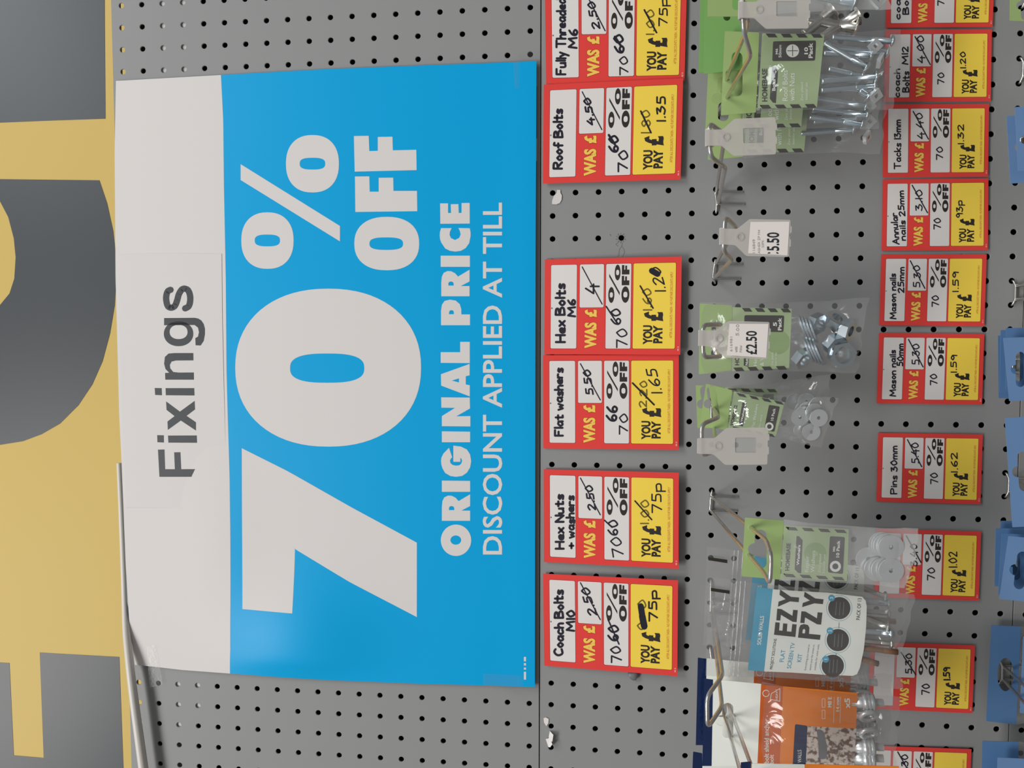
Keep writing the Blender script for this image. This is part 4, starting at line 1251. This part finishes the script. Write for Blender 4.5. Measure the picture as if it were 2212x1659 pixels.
# --- screen kit packs
def kit_pack(d, dx, dy, label, seed):
    q = lambda *p: [(x + dx, y + dy) for x, y in zA(*p)]
    S = Plane((1560, 1400, d), (1560, 1250, d), (1900, 1400, d + 12))
    o = root('fixing_kit_pack', at(1560 + dx, 1380 + dy, d), label, 'pack', GRP)
    hL = 0.3
    mb = MB()
    poly(mb, S, q(630, 70, 768, 92, 692, 812, 548, 800), hL, 0)
    wl = q(768, 92, 1000, 108, 1250, 122, 1480, 150, 1550, 158, 1580, 190, 1590, 240, 1585, 420, 1565, 620, 1530, 780, 1505, 835, 1470, 850, 1200, 840, 940, 822, 692, 812)
    poly(mb, S, wl, hL, 1)
    def tx(body, xb, y0, y1, hg, off, mi, x2=None):
        a, c = q(xb, y0)[0], q(xb if x2 is None else x2, y1)[0]
        text(mb, S, body, a[0], a[1], c[1], hg, hL + 0.12, mi, off, c[0])
    tx('SOLID WALLS', 664, 578, 325, 8.5, .02, 1, 692)
    # heavy squared capitals
    for pts in ((965, 510, 778, 490, 790, 380, 828, 384, 822, 452, 852, 455, 858, 390, 895, 394, 890, 460, 930, 464, 938, 396, 976, 400),
                (798, 364, 806, 262, 842, 265, 940, 325, 945, 272, 986, 275, 975, 380, 940, 376, 838, 315, 833, 366),
                (994, 205, 918, 198, 812, 245, 818, 200, 880, 178, 826, 140, 832, 94, 926, 158, 998, 164)):
        poly(mb, S, q(*pts), hL + 0.12, 2)
    for pts in ((1180, 535, 988, 515, 998, 430, 1010, 405, 1040, 396, 1075, 405, 1088, 430, 1084, 482, 1186, 492),
                (1008, 386, 1018, 284, 1054, 287, 1154, 346, 1160, 293, 1202, 297, 1190, 402, 1154, 398, 1050, 338, 1044, 388),
                (1206, 222, 1132, 215, 1024, 248, 1030, 212, 1092, 190, 1040, 156, 1046, 114, 1140, 172, 1212, 180)):
        poly(mb, S, q(*pts), hL + 0.12, 2)
    poly(mb, S, q(1048, 478, 1026, 476, 1030, 448, 1042, 438, 1052, 450), hL + 0.14, 1)
    tx('PROJECT SOLUTIONS', 765, 792, 525, 6, .01, 2, 802)
    tx('FLAT', 862, 728, 622, 9, .01, 0, 878)
    tx('SCREEN TV', 926, 785, 560, 9, .01, 0, 964)
    tx('KIT', 1015, 728, 658, 9, .01, 0, 1026)
    for k, s in enumerate(('Everything you need to', 'secure your flat screen tv,', 'suitable for solid walls')):
        tx(s, 1058 + 42 * k, 800, 575, 4, 0, 3, 1092 + 42 * k)
    for cx, cy, bx, by, num in ((1350, 257, 1282, 168, '3'), (1337, 537, 1268, 455, '2'), (1293, 762, 1231, 705, '1')):
        c = q(cx, cy)[0]
        poly(mb, S, ell(c[0], c[1], 28, 28, 36), hL + 0.07, 0, [ell(c[0], c[1], 27.2, 27.2, 36)])
        poly(mb, S, ell(c[0], c[1], 24, 24, 36), hL + 0.08, 2)
        for k in range(3):
            ribbon(mb, S, [(c[0] - 8 + 8 * k, c[1] + 15), (c[0] - 6 + 8 * k, c[1] - 13)], 1.2, hL + 0.12, 3)
        b2 = q(bx, by)[0]
        poly(mb, S, ell(b2[0], b2[1], 7.2, 7.2, 22), hL + 0.12, 0)
        text(mb, S, num, b2[0] + 3.5, b2[1] + (0.7 if num == '1' else 2), b2[1] - (0.7 if num == '1' else 2), 7, hL + 0.15, 1, .02)
    ribbon(mb, S, q(1346, 432, 1349, 382), 1, hL + 0.12, 2)
    ribbon(mb, S, q(1318, 690, 1322, 655), 1, hL + 0.12, 2)
    tx('PACK OF 13', 1530, 360, 170, 8, .01, 2, 1545)
    mb.build('label', [SKY, PWHITE, BROWN, TACK], o)
    bolts(S, o, [(q(1540, 470)[0], q(1832, 492)[0], 0, 2)], -4.5, 3.2, ZINC, hr=5)
    bolts(S, o, [(q(1540, 620)[0], q(1870, 652)[0], 0, 1), (q(1500, 700)[0], q(1700, 760)[0], 0, 0)], -3.5, 2.6, BRASS, 'wall_plug', False)
    bolts(S, o, [(q(1530, 340)[0], q(1800, 445)[0], 0, 0), (q(1540, 560)[0], q(1840, 590)[0], -1, -1)], -4, 2.4, STEEL)
    bag(S, q(178, 850)[0], q(210, -12)[0], q(1995, 128)[0], q(1885, 965)[0], 9.5, CRISP, o, 0.08, 2.2, seed, v0=0.35)
    mb = MB()
    for xz in (395, 430, 470):
        a, c = S(*q(xz - 12, 850)[0], 3.4), S(*q(xz + 55, 10)[0], 3.4)
        tube(mb, [a, (a + c) / 2 + S.n * 2.0, c], 0.7, 8)
    mb.build('zip_seal', CRISP, o)
    mb = MB()
    poly(mb, S, q(222, 68, 388, 92, 388, 122, 222, 96), 4.0)
    mb.build('hang_hole_print', BROWN, o)
    return o
kit_pack(119, -5, -66, 'screen fixing kit pack half hidden behind the repair washers pack', 51)
kit_pack(142, 0, 0, 'screen fixing kit pack with large dark capitals, foremost', 52)

# --- orange anchor packs
def anchor_pack(d, dx, dy, label, seed, full=True):
    q = lambda *p: [(x + dx, y + dy) for x, y in zA(*p)]
    S = Plane((1540, 1560, d), (1540, 1480, d), (1850, 1560, d + 12))
    o = root('anchor_pack', at(1560 + dx, 1560 + dy, d), label, 'pack', GRP)
    mb = MB()
    slab(mb, S, q(168, 875, 245, 885, 232, 1640, 150, 1640), -0.3, 0.3)
    mb.build('foil_top', NAVY, o)
    header(S, q(245, 880, 672, 922, 645, 1640, 232, 1640), euro(1572 + dx, 1556 + dy, 76, 24), PWHITE, o, name='header_strip')
    hL = 0.3
    mb = MB()
    poly(mb, S, q(665, 925, 1510, 1000, 1478, 1640, 632, 1640), hL, 0)
    poly(mb, S, q(665, 925, 856, 942, 826, 1640, 632, 1640), hL + 0.08, 1)
    poly(mb, S, rpoly(q(962, 1272, 1072, 1288, 1055, 1660, 940, 1660), 4), hL + 0.12, 2)
    poly(mb, S, q(1072, 1290, 1500, 1312, 1478, 1640, 1056, 1640), hL + 0.12, 4)
    poly(mb, S, rpoly(q(1150, 1310, 1215, 1330, 1245, 1480, 1240, 1580, 1170, 1580, 1165, 1440), 8), hL + 0.155, 5)
    def tx(body, xb, y0, y1, hg, off, mi, x2=None):
        a, c = q(xb, y0)[0], q(xb if x2 is None else x2, y1)[0]
        text(mb, S, body, a[0], a[1], c[1], hg, hL + 0.2, mi, off, c[0])
    tx('Eyebolt shield anchor -', 732, 1690, 1195, 10, .01, 3)
    tx('eyebolt', 775, 1690, 1540, 9, .01, 3)
    tx('WALLS', 1018, 1610, 1498, 8, .0, 3)
    tx('M8 E', 1282, 1125, 1035, 8, .02, 3, 1284)
    tx('14 mm', 1350, 1160, 1035, 7, .02, 3)
    tx('x5', 1444, 1135, 1045, 12, .03, 3)
    for ln in ((1300, 1260, 1305, 1035), (1355, 1265, 1362, 1035)):
        ribbon(mb, S, q(*ln), 0.8, hL + 0.15, 3)
    ribbon(mb, S, q(745, 1060, 755, 1005, 830, 960, 828, 1072, 745, 1055), 1.3, hL + 0.2, 3)
    ribbon(mb, S, [p for p in ell(*q(708, 1003)[0], 7, 7, 14)], 1.3, hL + 0.2, 3)
    tx('HEAVY', 812, 1060, 965, 5, .01, 3)
    for yy in (1050, 1150):
        ribbon(mb, S, q(1200, yy, 1225, yy, 1225, yy + 75, 1200, yy + 75, 1200, yy), 1.0, hL + 0.2, 3)
    mb.build('label', [ORANGE, RUST, NAVY, PWHITE, STONE, TACK], o)
    for k, yy in enumerate((1100, 1215, 1365, 1490, 1590)):
        mb = MB()
        if k in (1, 2):
            c = S(*q(1610, yy)[0], -2)
            e1, e2 = np.array([0.95, 0.0, 0.3]), np.array([0.12, 0.62, 0.55])
            tube(mb, [c + (e1 * math.cos(2 * math.pi * w / 28) + e2 / np.linalg.norm(e2) * math.sin(2 * math.pi * w / 28)) * 8.2 for w in range(29)], 2.3, 10)
            tube(mb, [S(*q(1470, yy)[0], -5.5), S(*q(1560, yy)[0], -5.5)], 4, 12)
        else:
            tube(mb, [S(*q(1460, yy)[0], -5.5), S(*q(1560, yy + 4)[0], -5.5), S(*q(1562, yy + 4)[0], -5.5), S(*q(1670, yy + 8)[0], -5.5), S(*q(1672, yy + 8)[0], -5.5), S(*q(1750, yy + 12)[0], -5.5)], [6, 6, 7.5, 7.5, 3.6, 3.6], 14)
            for k2 in range(3):
                ring(mb, S(*q(1590 + 30 * k2, yy + 6)[0], -5.5), S(*q(1700, yy)[0], -5.5) - S(*q(1500, yy)[0], -5.5), 6.0, 8.2, 1.5)
        mb.build('eyebolt_anchor', ZINCL, o)
    bag(S, q(640, 1640)[0], q(672, 905)[0], q(1878, 1030)[0], q(1845, 1640)[0], 10, POLY, o, 0.1, 2, seed)
    return o
anchor_pack(76, -14, -45, 'orange labelled anchor pack mostly hidden behind the screen kit packs', 61)
anchor_pack(105, 0, 0, 'orange labelled anchor pack for walls, foremost and widely seen', 62)
S = Plane(196)
o = root('anchor_pack', at(1620, 1690, 196), 'anchor pack showing only a navy and orange edge, nearest on the hooks', 'pack', GRP)
header(S, [(1600, 1647), (1622, 1645), (1624, 1760), (1602, 1760)], None, NAVY, o, name='foil_top')
header(S, [(1624, 1649), (1738, 1651), (1738, 1760), (1626, 1760)], None, PWHITE, o, name='header_strip')
header(S, [(1738.5, 1650.5), (1942, 1655), (1940, 1760), (1738, 1760)], None, ORANGE, o, name='label')
S = Plane(60)
o = root('anchor_pack', at(1505, 1660, 60), 'navy foil topped pack in the corner, rearmost below the anchor packs', 'pack', GRP)
header(S, zA(70, 1515, 150, 1530, 150, 1760, 60, 1760), None, NAVY, o, name='foil_top')
header(S, zA(151, 1600, 500, 1640, 500, 1760, 151, 1760), None, PWHITE, o, name='header_strip')

# --- blue and green header cards along the bottom row
def low_pack(d, pts, slot, m, label, seed=70, bagm=None):
    S = Plane(d)
    cx = sum(p[0] for p in pts) / 4
    cy = sum(p[1] for p in pts) / 4
    o = root('hanging_pack', at(cx, cy, d), label, 'pack', GRP)
    header(S, pts, slot, m, o)
    bag(S, pts[3], pts[2], (pts[2][0] + 150, pts[2][1] + 3), (pts[3][0] + 150, pts[3][1] + 3), 6, bagm or POLY, o, seed=seed)
    return o
low_pack(60, [(2181, 45), (2183, -90), (2262, -92), (2260, 48)], euro(2214, 12, 64, 18), GREEN, 'green header card at the bottom row, below the uppermost coach bolts card')
low_pack(46, [(2182.5, 396.6), (2174, 250.7), (2250, 246), (2258, 392)], euro(2208, 318, 70, 16), CARDBLUE, 'pale blue header card below the tacks card, rear one of two', 71)
low_pack(62, [(2199, 370), (2192, 231.4), (2268, 228), (2275, 366)], euro(2222, 302, 70, 18), CARDBLUE, 'pale blue header card below the tacks card, front one of two', 72)
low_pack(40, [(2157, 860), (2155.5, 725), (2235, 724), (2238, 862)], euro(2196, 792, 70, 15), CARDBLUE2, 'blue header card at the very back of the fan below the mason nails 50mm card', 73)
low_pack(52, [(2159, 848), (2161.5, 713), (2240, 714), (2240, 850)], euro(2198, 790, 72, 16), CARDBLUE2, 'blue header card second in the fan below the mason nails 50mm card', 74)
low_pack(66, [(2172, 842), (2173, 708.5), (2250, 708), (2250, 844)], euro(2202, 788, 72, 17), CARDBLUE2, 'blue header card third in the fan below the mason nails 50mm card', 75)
low_pack(82, [(2180, 866.5), (2167, 730), (2250, 727), (2260, 864)], euro(2204, 798, 76, 20), CARDBLUE, 'blue header card in front of the fan below the mason nails 50mm card', 76)
low_pack(96, [(2187, 1139), (2170.5, 902.5), (2260, 898), (2276, 1134)], euro(2211, 1018, 86, 24, -0.06), CARDBLUE, 'largest blue header card, alone below the pins card', 77)
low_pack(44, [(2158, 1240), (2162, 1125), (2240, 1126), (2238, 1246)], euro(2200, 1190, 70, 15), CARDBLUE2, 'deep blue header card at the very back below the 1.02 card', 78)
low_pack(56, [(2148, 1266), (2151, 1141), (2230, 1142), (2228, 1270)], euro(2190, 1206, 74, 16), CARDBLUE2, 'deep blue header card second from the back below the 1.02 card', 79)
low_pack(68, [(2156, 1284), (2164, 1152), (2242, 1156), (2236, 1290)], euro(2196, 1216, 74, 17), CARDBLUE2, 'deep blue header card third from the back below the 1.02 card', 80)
low_pack(84, [(2158.7, 1294), (2178.5, 1157.5), (2262, 1166), (2244, 1302)], euro(2205, 1232, 82, 24, 0.12), CARDBLUE, 'blue header card with glossy film, foremost below the 1.02 card', 81)
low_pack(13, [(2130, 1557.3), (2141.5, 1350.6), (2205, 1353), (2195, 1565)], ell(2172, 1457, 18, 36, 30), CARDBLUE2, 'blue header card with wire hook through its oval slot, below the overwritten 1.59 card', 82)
low_pack(40, [(2203, 1540), (2210, 1374), (2290, 1376), (2284, 1544)], None, CARDBLUE, 'pale blue card edge beside the hooked blue card at the bottom row', 83)
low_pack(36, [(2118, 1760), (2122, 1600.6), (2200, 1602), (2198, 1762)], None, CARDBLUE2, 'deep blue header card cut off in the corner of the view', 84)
low_pack(52, [(2150, 1770), (2155, 1636), (2240, 1640), (2236, 1772)], None, CARDBLUE, 'paler blue header card overlapping the one in the corner of the view', 85)
edge_hook(19, 20, 'wire hook through the oval slot of the blue card below the overwritten 1.59 card')

for o in bpy.data.objects:
    if '_o' in o.keys():
        del o['_o']
